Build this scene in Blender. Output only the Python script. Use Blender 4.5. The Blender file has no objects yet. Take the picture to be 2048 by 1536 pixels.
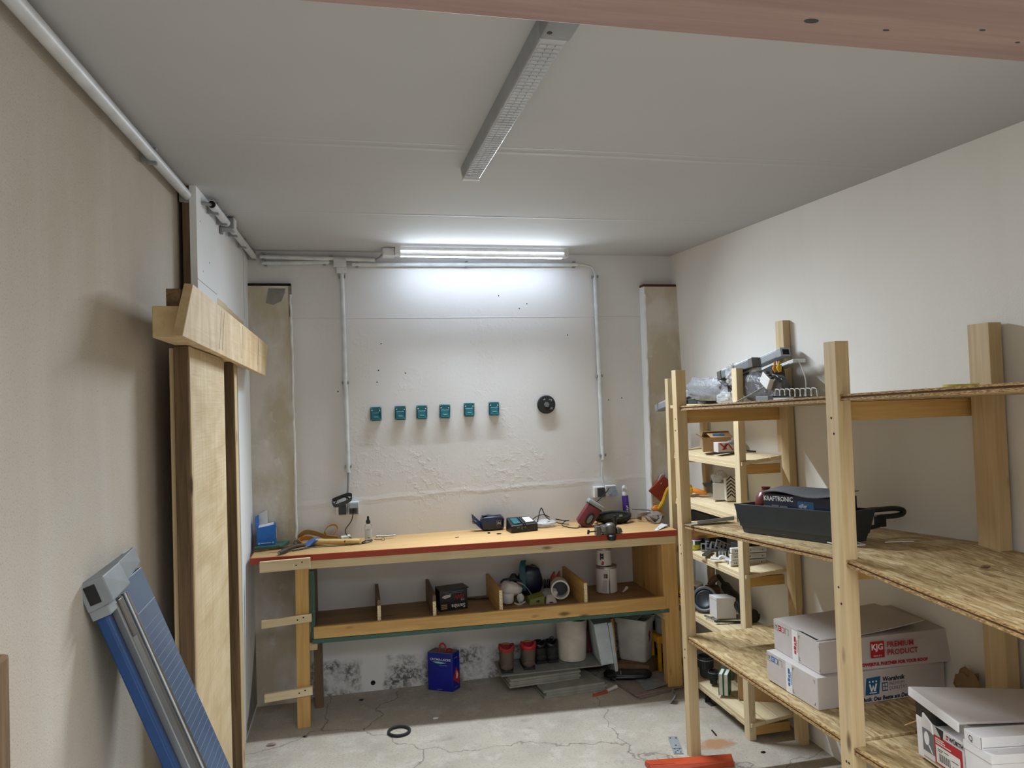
import bpy, bmesh, math, random
from mathutils import Matrix, Vector, Euler, noise as mnoise

S = bpy.context.scene
COL = S.collection
R = math.radians

FRONT, SPREAD, TILT = 118.0, 138.0, 2.0
# ------------------------------------------------------------------ camera, world, exposure
cam_d = bpy.data.cameras.new('camera'); cam = bpy.data.objects.new('camera', cam_d); COL.objects.link(cam)
cam_d.sensor_width = 36; cam_d.sensor_fit = 'HORIZONTAL'
cam_d.lens = 1467.0 / 2048 * 36
cam_d.clip_start = 0.05
yaw, pit, rol = R(12.468), R(1.222), R(1.743)
f = Vector((math.sin(yaw) * math.cos(pit), math.cos(yaw) * math.cos(pit), math.sin(pit)))
r0 = Vector((math.cos(yaw), -math.sin(yaw), 0)); u0 = r0.cross(f)
rr = math.cos(rol) * r0 - math.sin(rol) * u0
uu = math.sin(rol) * r0 + math.cos(rol) * u0
m = Matrix((rr, uu, -f)).transposed().to_4x4(); m.translation = (0, -4.47, 1.70)
cam.matrix_world = m
S.camera = cam

W = bpy.data.worlds.new('sky'); S.world = W; W.use_nodes = True
W.node_tree.nodes['Background'].inputs[0].default_value = (0.88, 0.94, 1.0, 1)
W.node_tree.nodes['Background'].inputs[1].default_value = 0.45
S.view_settings.view_transform = 'Standard'; S.view_settings.look = 'None'
S.view_settings.gamma = 1; S.view_settings.use_curve_mapping = False
S.view_settings.exposure = 0.0
S.cycles.use_denoising = True
S.cycles.max_bounces = 8; S.cycles.diffuse_bounces = 5
# added fill lamp, unseen over and behind the camera, to brighten the room
al = bpy.data.lights.new('front_fill', 'AREA'); ao = bpy.data.objects.new('front_fill', al); COL.objects.link(ao)
al.shape = 'RECTANGLE'; al.size = 2.3; al.size_y = 1.5; al.energy = FRONT; al.color = (.87, .93, 1.0); al.spread = R(SPREAD)
ao.location = (.70, -4.75, 2.44); ao.rotation_euler = (R(TILT), 0, 0)
# two lamps added at the lit strip, throwing its light down and out
for nm_, e_, sp_, tl_ in (('strip_added_down', 32.0, 116.0, 36.0), ('strip_added_wide', 16.0, 143.0, 47.0)):
    sl_ = bpy.data.lights.new(nm_, 'AREA'); so_ = bpy.data.objects.new(nm_, sl_); COL.objects.link(so_)
    sl_.shape = 'RECTANGLE'; sl_.size = .98; sl_.size_y = .03; sl_.energy = e_; sl_.color = (.82, .91, 1.0); sl_.spread = R(sp_)
    so_.location = (.80, -.20, 2.548); so_.rotation_euler = (R(-tl_), 0, 0)
LED_STRENGTH = 52.0
LED_FRONT = 14.0

# ------------------------------------------------------------------ materials
def srgb(c):
    if isinstance(c, str):
        c = [int(c[i:i + 2], 16) / 255 for i in (0, 2, 4)]
    return tuple(((x / 12.92) if x <= .04045 else ((x + .055) / 1.055) ** 2.4) for x in c) + (1,)

class N:
    def __init__(s, name):
        s.m = bpy.data.materials.new(name); s.m.use_nodes = True
        s.t = s.m.node_tree; s.n = s.t.nodes; s.b = s.n['Principled BSDF']; s._co = None
    def new(s, typ, **kw):
        n = s.n.new(typ)
        for k, v in kw.items(): setattr(n, k, v)
        return n
    def link(s, a, b): s.t.links.new(a, b)
    def co(s, sc=(1, 1, 1), rot=(0, 0, 0), loc=(0, 0, 0)):
        if s._co is None: s._co = s.new('ShaderNodeTexCoord')
        mp = s.new('ShaderNodeMapping')
        mp.inputs['Scale'].default_value = sc; mp.inputs['Rotation'].default_value = rot; mp.inputs['Location'].default_value = loc
        s.link(s._co.outputs['Object'], mp.inputs['Vector']); return mp.outputs[0]
    def noise(s, vec, scale=5, detail=4, rough=.5, dist=0):
        n = s.new('ShaderNodeTexNoise'); n.inputs['Scale'].default_value = scale; n.inputs['Detail'].default_value = detail
        n.inputs['Roughness'].default_value = rough; n.inputs['Distortion'].default_value = dist
        s.link(vec, n.inputs['Vector']); return n.outputs['Fac']
    def voro(s, vec, scale=5, feature='F1', rnd=1):
        n = s.new('ShaderNodeTexVoronoi', feature=feature); n.inputs['Scale'].default_value = scale
        n.inputs['Randomness'].default_value = rnd
        s.link(vec, n.inputs['Vector']); return n
    def ramp(s, fac, stops, interp='LINEAR'):
        n = s.new('ShaderNodeValToRGB'); n.color_ramp.interpolation = interp
        e = n.color_ramp.elements
        while len(e) < len(stops): e.new(.5)
        for k, (p, c) in enumerate(stops):
            e[k].position = p; e[k].color = c if not isinstance(c, (int, float)) else (c, c, c, 1)
        s.link(fac, n.inputs[0]); return n.outputs[0]
    def mix(s, fac, a, b, mode='MIX'):
        n = s.new('ShaderNodeMix', data_type='RGBA', blend_type=mode)
        for sock, v in ((n.inputs[0], fac), (n.inputs[6], a), (n.inputs[7], b)):
            if hasattr(v, 'links'): s.link(v, sock)
            else: sock.default_value = v
        return n.outputs[2]
    def math(s, op, a, b=0.0, clamp=False):
        n = s.new('ShaderNodeMath', operation=op, use_clamp=clamp)
        for sock, v in ((n.inputs[0], a), (n.inputs[1], b)):
            if hasattr(v, 'links'): s.link(v, sock)
            else: sock.default_value = v
        return n.outputs[0]
    def sep(s):
        n = s.new('ShaderNodeSeparateXYZ'); s.link(s.co(), n.inputs[0]); return n.outputs
    def bump(s, h, strength=.3, dist=.005):
        n = s.new('ShaderNodeBump'); n.inputs['Strength'].default_value = strength; n.inputs['Distance'].default_value = dist
        s.link(h, n.inputs['Height']); s.link(n.outputs[0], s.b.inputs['Normal']); return n
    def color(s, c):
        if hasattr(c, 'links'): s.link(c, s.b.inputs['Base Color'])
        else: s.b.inputs['Base Color'].default_value = c
    def set(s, rough=.6, metal=0, **kw):
        s.b.inputs['Roughness'].default_value = rough; s.b.inputs['Metallic'].default_value = metal
        for k, v in kw.items(): s.b.inputs[k].default_value = v
        return s.m

def plain(name, c, rough=.5, metal=0, c2=None, scale=12, bump=0.0, bscale=60, stretch=(1, 1, 1), **kw):
    n = N(name); a = srgb(c)
    b = srgb(c2) if c2 else tuple(x * .82 for x in a[:3]) + (1,)
    fac = n.ramp(n.noise(n.co(stretch), scale, 5), [(.35, 0.0), (.65, 1.0)])
    n.color(n.mix(fac, a, b))
    if bump: n.bump(n.noise(n.co(stretch), bscale, 4), bump, .003)
    return n.set(rough, metal, **kw)

def wood(name, light, dark, axis='z', knots=True, grain=1.0, rough=.62, knot_col='5a3a1e', cracks=False):
    n = N(name); st = {'x': (1.2, 26, 26), 'y': (26, 1.2, 26), 'z': (26, 26, 1.2)}[axis]
    kt = {'x': (3.2, 9, 9), 'y': (9, 3.2, 9), 'z': (9, 9, 3.2)}[axis]
    a, b = srgb(light), srgb(dark)
    g = n.noise(n.co(st), 1.6 * grain, 6, .6, .6)
    big = n.noise(n.co(tuple(x * .16 for x in st)), 2.0, 2)
    base = n.mix(n.ramp(g, [(.32, 0.0), (.7, 1.0)]), a, b)
    base = n.mix(n.math('MULTIPLY', n.ramp(big, [(.4, 0.0), (.7, 1.0)]), .45), base, tuple(x * .8 for x in b[:3]) + (1,))
    if knots:
        v = n.voro(n.co(kt), .95)
        kf = n.ramp(v.outputs['Distance'], [(.055, 1.0), (.13, 0.0)])
        base = n.mix(n.math('MULTIPLY', kf, .85), base, srgb(knot_col))
    if cracks:
        cst = tuple(x * .5 for x in st)
        cr = n.ramp(n.noise(n.co(cst), 2.2, 5, .7, 1.0), [(.60, 0.0), (.66, 1.0)])
        base = n.mix(n.math('MULTIPLY', cr, .8), base, srgb('1c150e'))
    n.color(base); n.bump(g, .25, .002)
    return n.set(rough)

M = {}
for ax in 'xyz':
    M['pine_' + ax] = wood('pine_' + ax, 'd0ba92', 'b89d72', ax)
    M['pale_' + ax] = wood('pale_pine_' + ax, 'e0d0ae', 'ccb78e', ax)
    M['honey_' + ax] = wood('honey_pine_' + ax, 'd2ac6c', 'b98f50', ax)
    M['brown_' + ax] = wood('brown_wood_' + ax, '7a5f45', '5a422d', ax, False)
    M['old_' + ax] = wood('old_oak_' + ax, '7b6142', '4a3824', ax, True, 1.3, .8, '20170f', True)
M['oak_fresh'] = wood('fresh_oak', 'd2bf9a', 'bfa67c', 'z', False, .5, .7)
M['oak_fresh_y'] = wood('fresh_oak_y', 'd3b98f', 'bb9d74', 'y', True, .7, .7, '6b4c2e')
def sawn(name, a, b, axis):
    n = N(name); st = {'y': (3, 9, 3), 'z': (3, 3, 9)}[axis]; fine = {'y': (2, 60, 2), 'z': (2, 2, 60)}[axis]; gr = {'y': (22, 1.5, 22), 'z': (22, 22, 1.5)}[axis]
    base = n.mix(n.ramp(n.noise(n.co(st), 1.2, 3, .5, .5), [(.35, 0.0), (.65, 1.0)]), srgb(a), srgb(b))
    base = n.mix(n.math('MULTIPLY', n.ramp(n.noise(n.co(gr), 1.5, 5, .6, .8), [(.45, 0.0), (.75, 1.0)]), .35), base, srgb('a58a5e'))
    ck = n.ramp(n.noise(n.co(tuple(x * .55 for x in gr)), 2.6, 5, .75, .6), [(.68, 0.0), (.72, 1.0)])
    base = n.mix(n.math('MULTIPLY', ck, .55), base, srgb('5c452a'))
    n.color(base); n.bump(n.math('ADD', n.noise(n.co(fine), 2, 2), n.math('MULTIPLY', n.noise(n.co(), 14, 4), .8)), .35, .004); return n.set(.75)
M['oak_fresh'] = sawn('fresh_oak_slab', 'd4c19c', 'c2ab82', 'z')
M['oak_fresh_y'] = sawn('fresh_oak_header', 'dcc59e', 'c4a87c', 'y')
M['bench'] = wood('bench_board', 'c3a06e', 'b18d5c', 'x')
M['shelf_board'] = wood('shelf_board_brown', 'a08058', '836644', 'x')
M['beam_wood'] = wood('beam_wood', 'a88e88', '947a75', 'x', True, 1.0, .55, '3d2b26')

def osb():
    n = N('strand_board')
    warp = n.noise(n.co((1, 1, 1)), 3, 2)
    cols = []
    for k, (rot, sc) in enumerate(((.35, (95, 19, 20)), (-.45, (120, 24, 20)), (1.2, (100, 26, 20)))):
        wv = n.new('ShaderNodeVectorMath', operation='ADD'); n.link(n.co(sc, (0, 0, rot), (k * 3.1, k * 1.7, 0)), wv.inputs[0])
        ns = n.new('ShaderNodeTexNoise'); ns.inputs['Scale'].default_value = 9; n.link(n.co(), ns.inputs['Vector'])
        s2 = n.new('ShaderNodeVectorMath', operation='SCALE'); s2.inputs['Scale'].default_value = 2.2; n.link(ns.outputs['Color'], s2.inputs[0]); n.link(s2.outputs[0], wv.inputs[1])
        v = n.voro(wv.outputs[0], 1.0)
        sepc = n.new('ShaderNodeSeparateColor'); n.link(v.outputs['Color'], sepc.inputs[0]); cols.append(sepc.outputs[0])
    mixf = n.math('ADD', n.math('MULTIPLY', cols[0], .45), n.math('ADD', n.math('MULTIPLY', cols[1], .35), n.math('MULTIPLY', cols[2], .2)))
    c = n.ramp(mixf, [(.12, srgb('80673f')), (.34, srgb('9d845a')), (.6, srgb('b09a70')), (.9, srgb('cab78e'))])
    c = n.mix(n.math('MULTIPLY', n.ramp(n.noise(n.co((40, 4, 40)), 3, 5, .7), [(.58, 0.0), (.68, 1.0)]), .5), c, srgb('6d5230'))
    n.color(c); n.bump(mixf, .3, .0015); return n.set(.6)
M['osb'] = osb()
def osb_edge():
    n = N('strand_board_edge')
    g = n.noise(n.co((30, 30, 160)), 2.2, 6, .7)
    n.color(n.ramp(g, [(.3, srgb('3d2a16')), (.45, srgb('8b6737')), (.62, srgb('c9a974')), (.8, srgb('dcc495'))]))
    n.bump(g, .6, .004); return n.set(.8)
M['osb_edge'] = osb_edge()
def chip():
    n = N('chipboard_edge')
    v = n.voro(n.co(), 260)
    n.color(n.ramp(v.outputs['Distance'], [(.15, srgb('6e5536')), (.45, srgb('d8c6a2')), (.8, srgb('efe3c8'))])); return n.set(.8)
M['chip'] = chip()

def wall_mat(name, c, c2, speck=.0, bump=.3, streak=.25):
    n = N(name)
    base = n.mix(n.ramp(n.noise(n.co((1, 1, .7)), 1.6, 5), [(.35, 0.0), (.68, 1.0)]), srgb(c), srgb(c2))
    st = n.noise(n.co((5, 5, .5)), 1.5, 3)
    base = n.mix(n.math('MULTIPLY', n.ramp(st, [(.5, 0.0), (.75, 1.0)]), streak), base, srgb('d8d2c8'))
    fine = n.noise(n.co(), 230, 3, .6)
    if speck:
        base = n.mix(n.math('MULTIPLY', n.ramp(fine, [(.33, 1.0), (.42, 0.0)]), speck), base, srgb('5b5044'))
    n.color(base)
    n.bump(n.math('ADD', n.math('MULTIPLY', fine, .5), n.math('MULTIPLY', n.noise(n.co(), 12, 4), .9)), bump, .004)
    return n.set(.92)
M['wall_left'] = wall_mat('rough_plaster_beige', 'b3a796', 'beb7ac', .32, .7)
M['wall_right'] = wall_mat('plaster_cream', 'dfdcd6', 'e5e2dd', .0, .22, .2)
M['white_panel'] = wall_mat('white_board', 'e8eaec', 'dfe2e4', .0, .12, .1)

def wall_back_mat():
    n = N('plaster_white'); x, y, z = n.sep()
    base = n.mix(n.ramp(n.noise(n.co(), 1.3, 4), [(.35, 0.0), (.7, 1.0)]), srgb('d9d9da'), srgb('d0cecc'))
    # damp mould band near the floor, gap between the two patches
    wob = n.math('MULTIPLY', n.math('SUBTRACT', n.noise(n.co(), 9, 4), .5), .09)
    band = n.math('SUBTRACT', 1.0, n.math('MULTIPLY', n.math('ADD', z, wob), 4.6), True)
    band = n.ramp(band, [(.03, 0.0), (.16, 1.0)])
    gap = n.ramp(n.math('ABSOLUTE', n.math('SUBTRACT', n.math('ADD', x, wob), .09)), [(.06, 0.0), (.085, 1.0)])
    spots = n.ramp(n.noise(n.co(), 30, 8, .8), [(.45, 0.0), (.55, 1.0)])
    cloud = n.ramp(n.noise(n.co(), 7, 4), [(.38, .15), (.62, 1.0)])
    mf = n.math('MULTIPLY', n.math('MULTIPLY', band, gap), n.math('ADD', n.math('MULTIPLY', spots, cloud), n.math('MULTIPLY', cloud, .28)), True)
    base = n.mix(n.math('MULTIPLY', mf, .85), base, srgb('2e2824'))
    n.color(base)
    # trowel ridge and joint line
    zz = n.math('ADD', z, n.math('MULTIPLY', n.math('SUBTRACT', n.noise(n.co(), 3, 4), .5), .06))
    ridge = n.math('SUBTRACT', 1.0, n.math('MULTIPLY', n.math('ABSOLUTE', n.math('SUBTRACT', n.math('SUBTRACT', zz, n.math('MULTIPLY', x, .027)), 1.128)), 40.0), True)
    ridge2 = n.math('SUBTRACT', 1.0, n.math('MULTIPLY', n.math('ABSOLUTE', n.math('SUBTRACT', z, 2.215)), 220.0), True)
    lump = n.ramp(n.noise(n.co(), 22, 5, .6), [(.5, 0.0), (.75, 1.0)])
    patch = n.ramp(n.noise(n.co((1, 1, 1), (0, 0, 0), (3, 0, 1)), 2.4, 2), [(.5, 0.0), (.65, 1.0)])
    h = n.math('ADD', n.math('MULTIPLY', ridge, n.math('MULTIPLY', n.noise(n.co((.6, 1, 2.5)), 16, 5), .45)), n.math('ADD', n.math('MULTIPLY', ridge2, .35), n.math('MULTIPLY', n.math('MULTIPLY', lump, patch), .35)))
    h = n.math('ADD', h, n.math('MULTIPLY', n.noise(n.co(), 60, 3), .06))
    n.bump(h, .55, .012)
    return n.set(.88)
M['wall_back'] = wall_back_mat()
def pil_mat():
    n = N('patchy_render')
    a = n.mix(n.ramp(n.noise(n.co((1, 1, .6)), 5, 5), [(.42, 0.0), (.6, 1.0)]), srgb('d0cbc3'), srgb('b9ae98'))
    n.color(n.mix(n.math('MULTIPLY', n.ramp(n.noise(n.co(), 14, 5, .6), [(.6, 0.0), (.7, 1.0)]), .35), a, srgb('e2e0dc')))
    n.bump(n.noise(n.co(), 40, 5), .4, .004); return n.set(.9)
M['pilaster'] = pil_mat()
def ceil_mat():
    n = N('ceiling_paint'); x, y, z = n.sep()
    base = n.mix(n.ramp(n.noise(n.co(), 1.2, 3), [(.3, 0.0), (.7, 1.0)]), srgb('bcbdbf'), srgb('b5b7b9'))
    h = n.math('MULTIPLY', n.noise(n.co((.6, 3, 1)), 8, 4), .12)
    yy = n.math('ADD', y, n.math('MULTIPLY', n.math('SUBTRACT', n.noise(n.co(), 2.2, 3), .5), .03))
    for y0, w in ((-2.05, 45.0), (-1.05, 60.0), (-2.10, 120.0)):
        s_ = n.math('SUBTRACT', 1.0, n.math('MULTIPLY', n.math('ABSOLUTE', n.math('SUBTRACT', yy, y0)), w), True)
        h = n.math('ADD', h, n.math('MULTIPLY', s_, n.math('MULTIPLY', n.noise(n.co((1, 1, 1)), 3, 3), .9)))
    n.color(base); n.bump(h, .5, .006); return n.set(.85)
M['ceiling'] = ceil_mat()
def floor_mat():
    n = N('worn_concrete')
    base = n.mix(n.ramp(n.noise(n.co(), 2.6, 6, .6), [(.3, 0.0), (.7, 1.0)]), srgb('b3aa9c'), srgb('9b9386'))
    base = n.mix(n.math('MULTIPLY', n.ramp(n.noise(n.co(), 9, 5, .65), [(.52, 0.0), (.7, 1.0)]), .5), base, srgb('c4beb4'))
    gr = n.noise(n.co(), 95, 5, .8)
    base = n.mix(n.math('MULTIPLY', n.ramp(gr, [(.36, 1.0), (.45, 0.0)]), .55), base, srgb('5a534c'))
    base = n.mix(n.math('MULTIPLY', n.ramp(n.noise(n.co((1, 1, 1), (0, 0, 0), (7, 2, 0)), 4.5, 5, .7), [(.6, 0.0), (.72, 1.0)]), .45), base, srgb('6a625a'))
    warp = n.new('ShaderNodeVectorMath', operation='ADD')
    nz = n.new('ShaderNodeTexNoise'); nz.inputs['Scale'].default_value = 5; nz.inputs['Detail'].default_value = 5; n.link(n.co(), nz.inputs['Vector'])
    sc = n.new('ShaderNodeVectorMath', operation='SCALE'); sc.inputs['Scale'].default_value = .22; n.link(nz.outputs['Color'], sc.inputs[0])
    n.link(n.co((1, 1, 1), (0, 0, 0), (.32, .1, 0)), warp.inputs[0]); n.link(sc.outputs[0], warp.inputs[1])
    v = n.voro(warp.outputs[0], .95, 'DISTANCE_TO_EDGE')
    crack = n.ramp(v.outputs['Distance'], [(.0008, 1.0), (.003, 0.0)])
    base = n.mix(n.math('MULTIPLY', crack, .6), base, srgb('3a332d'))
    # rust stain beside the rack foot
    x, y, z = n.sep()
    d = n.math('ADD', n.math('POWER', n.math('MULTIPLY', n.math('SUBTRACT', x, 1.69), 9.0), 2.0), n.math('POWER', n.math('MULTIPLY', n.math('SUBTRACT', y, -1.16), 17.0), 2.0))
    d = n.math('ADD', d, n.math('MULTIPLY', n.math('SUBTRACT', n.noise(n.co(), 18, 4), .5), 1.6))
    base = n.mix(n.math('MULTIPLY', n.ramp(d, [(.4, 1.0), (1.0, 0.0)]), .7), base, srgb('a06a34'))
    n.color(base)
    n.bump(n.math('SUBTRACT', n.math('ADD', gr, n.math('MULTIPLY', n.noise(n.co(), 20, 5), .8)), n.math('MULTIPLY', crack, 1.0)), .5, .004)
    return n.set(.9)
M['floor'] = floor_mat()

def emit(name, c, s):
    n = N(name); n.color(srgb(c)); n.b.inputs['Emission Color'].default_value = srgb(c); n.b.inputs['Emission Strength'].default_value = s
    return n.set(.4)
M['led'] = emit('led_glow', 'dcecff', LED_STRENGTH)
M['led_front'] = emit('led_front_glow', 'e6f1ff', LED_FRONT)
def worn_paint(name, c, c2, thr=.6):
    n = N(name)
    n.color(n.mix(n.ramp(n.noise(n.co((1, 3, 3)), 26, 6, .7), [(thr, 0.0), (thr + .06, 1.0)]), srgb(c), srgb(c2)))
    n.bump(n.noise(n.co(), 50, 4), .3, .002); return n.set(.6)
M['red_edge'] = worn_paint('red_edge_paint', 'a33f26', '8e3a26', .58)
M['green_edge'] = worn_paint('green_chipped_paint', '3a5a50', '8fa79a', .62)
def clear(name, c, rough, alpha_tr, ior=1.45):
    n = N(name); n.color(srgb(c)); n.b.inputs['Transmission Weight'].default_value = alpha_tr; n.b.inputs['IOR'].default_value = ior
    return n.set(rough)
M['clear_plastic'] = clear('clear_plastic', 'f4f6f6', .08, .92)
def film(name, c, rough, alpha):
    n = N(name); n.color(srgb(c)); n.b.inputs['Alpha'].default_value = alpha
    n.bump(n.noise(n.co(), 26, 5, .6, 1.2), .8, .01); return n.set(rough)
M['film_grey'] = film('poly_bag_grey', '8e9094', .25, .9)
M['film_clear'] = film('poly_bag_clear', 'd9dbdc', .18, .5)
M['film_dark'] = film('poly_sleeve_dark', '5c5b5f', .25, .93)
P = plain
M.update(
    white=P('white_plastic', 'dfe0e0', .4), white_paint=P('white_conduit', 'd3d6d8', .45), grey_plastic=P('grey_plastic', '8d9296', .45),
    mid_grey=P('mid_grey_plastic', '6f7479', .5), dark_grey=P('dark_grey_plastic', '34393d', .5), slate=P('slate_plastic', '2b3236', .45),
    black=P('black_plastic', '141518', .4), black_rubber=P('black_rubber', '1d1d1e', .75, bump=.2), teal=P('teal_plastic', '1b6169', .35, c2='165059'),
    teal_lite=P('teal_print', '8fd0d0', .5), blue_card=P('blue_card', '1a6cc0', .55, c2='155fae'), white_card=P('white_card', 'd8d6d6', .7, c2='cfcdcd'),
    grey_card=P('white_card_worn', 'c5bebb', .75, c2='b9b1ad', scale=5), paper=P('paper', 'e4e4e2', .8), card=P('brown_cardboard', 'b08f67', .8, c2='a38259'),
    card_dark=P('shaded_cardboard_liner', '8f7351', .85), steel=P('steel', 'a9adb0', .3, 1.0), zinc=P('zinc_plate', 'a2a8ac', .45, .35, bump=.1),
    chrome=P('chrome', 'c9ccce', .15, 1.0), cast=P('cast_metal', '6d6b66', .45, .7, bump=.15), dark_metal=P('dark_metal', '2c2c2c', .4, .6),
    tin=P('tin', 'c2bfba', .35, .8), navy=P('navy_foil', '20263f', .3, c2='161b30', bump=.2, bscale=30), maroon=P('maroon_plastic', '6b2631', .42, c2='5c1f2a'),
    tan=P('tan_webbing', 'a08350', .85, c2='8c7146', bump=.3, bscale=200), ochre=P('ochre_strap', 'c58a34', .8, c2='ad7526'),
    handle_wood=P('ash_handle', 'd9bd80', .5, c2='caa968', stretch=(1, 8, 8)), blue_tool=P('blue_enamel', '46659c', .4), brown_rubber=P('brown_rubber', '3b302c', .6),
    purple=P('purple_label', '452a86', .4), grey_cloth=P('grey_webbing', '8f857c', .9, c2='786e66', bump=.3, bscale=160),
    red_cloth=P('red_cloth', 'a0452f', .85, c2='8c3a28', bump=.3), yellow_cloth=P('yellow_cloth', 'd8ac28', .8, c2='c39418', bump=.3), orange=P('orange_plastic', 'e08a2e', .5),
    orange_red=P('orange_red_plastic', 'b8451f', .42, c2='a53d1b'), royal=P('royal_blue_tin', '0d1f8e', .35, c2='0b1a7c'), red=P('red_print', 'b3202c', .5),
    red_dull=P('red_suede', '9c2f32', .85), boot=P('taupe_leather', '5b5043', .8, c2='4b4238', bump=.25), wool=P('white_foam_roll', 'c9c2b6', .95, c2='b8b0a4', bump=.5, bscale=24),
    poly=P('polystyrene', 'c3ccd1', .85, bump=.25, bscale=220), bin=P('bin_plastic', 'bcbcba', .45), grey_board=P('grey_fibre_board', '8b8b84', .8, c2='7b7b74'),
    brown_sheet=P('brown_sheet', '8b7b72', .85, c2='7a6b63', bump=.3, bscale=20), yellow_paint=P('yellow_paint', 'd69a1f', .5), cutter_blue=P('cutter_blue', '0f3766', .4),
    cutter_table=P('cutter_table', '4f6076', .4, c2='3d4f69', scale=4), cutter_line=P('cutter_line', '7d8ea3', .6), alu=P('brushed_aluminium', '8a8d8e', .38, .8, stretch=(1, 1, .05)),
    alu_grey=P('grey_head', '7f8486', .55), dark_rail=P('dark_rail', '5d5852', .4, .4), magenta=P('magenta_label', '8d2a86', .4), lime=P('lime_label', 'c0b53a', .5),
    green_label=P('green_label', '2c4a2a', .5), book_green=P('book_green', '2c6a3d', .5), vase=P('glazed_red_clay', '6e2f2b', .3), olive=P('olive_plastic', '77803a', .6),
    lens=P('dark_lens', '1c2321', .2), diffuser=P('prismatic_diffuser', 'b9bdc2', .25, c2='a9adb3'), lamp_grey=P('lamp_housing_grey', '9a9ea3', .45),
    blue_print=P('blue_print', '2264a8', .5), petrol=P('petrol_print', '1f5a82', .5), ink=P('black_print', '1d1f24', .6), grey_print=P('grey_print', '6d6f72', .6),
    gold=P('gold_print', 'b79a58', .5), red_ink=P('red_ink', 'b02838', .5), khaki=P('khaki_plastic', '8c8a4a', .6), zebra=P('cream_print', 'ded8cb', .6),
    concrete=P('exposed_concrete', '8d8a84', .95, c2='76736d', bump=.7, bscale=50), dark_gap=P('dark_gap', '1e1613', .95), red_gap=P('brick_red_gap', '5a2c22', .9),
    mag_foil=P('dark_foil', '3b3833', .3, bump=.4, bscale=30), brown_box=P('brown_box', '6d523b', .8), insul_liner=P('brown_liner', '7b5c49', .85), wine=P('wine_red', '571f26', .6))

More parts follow.
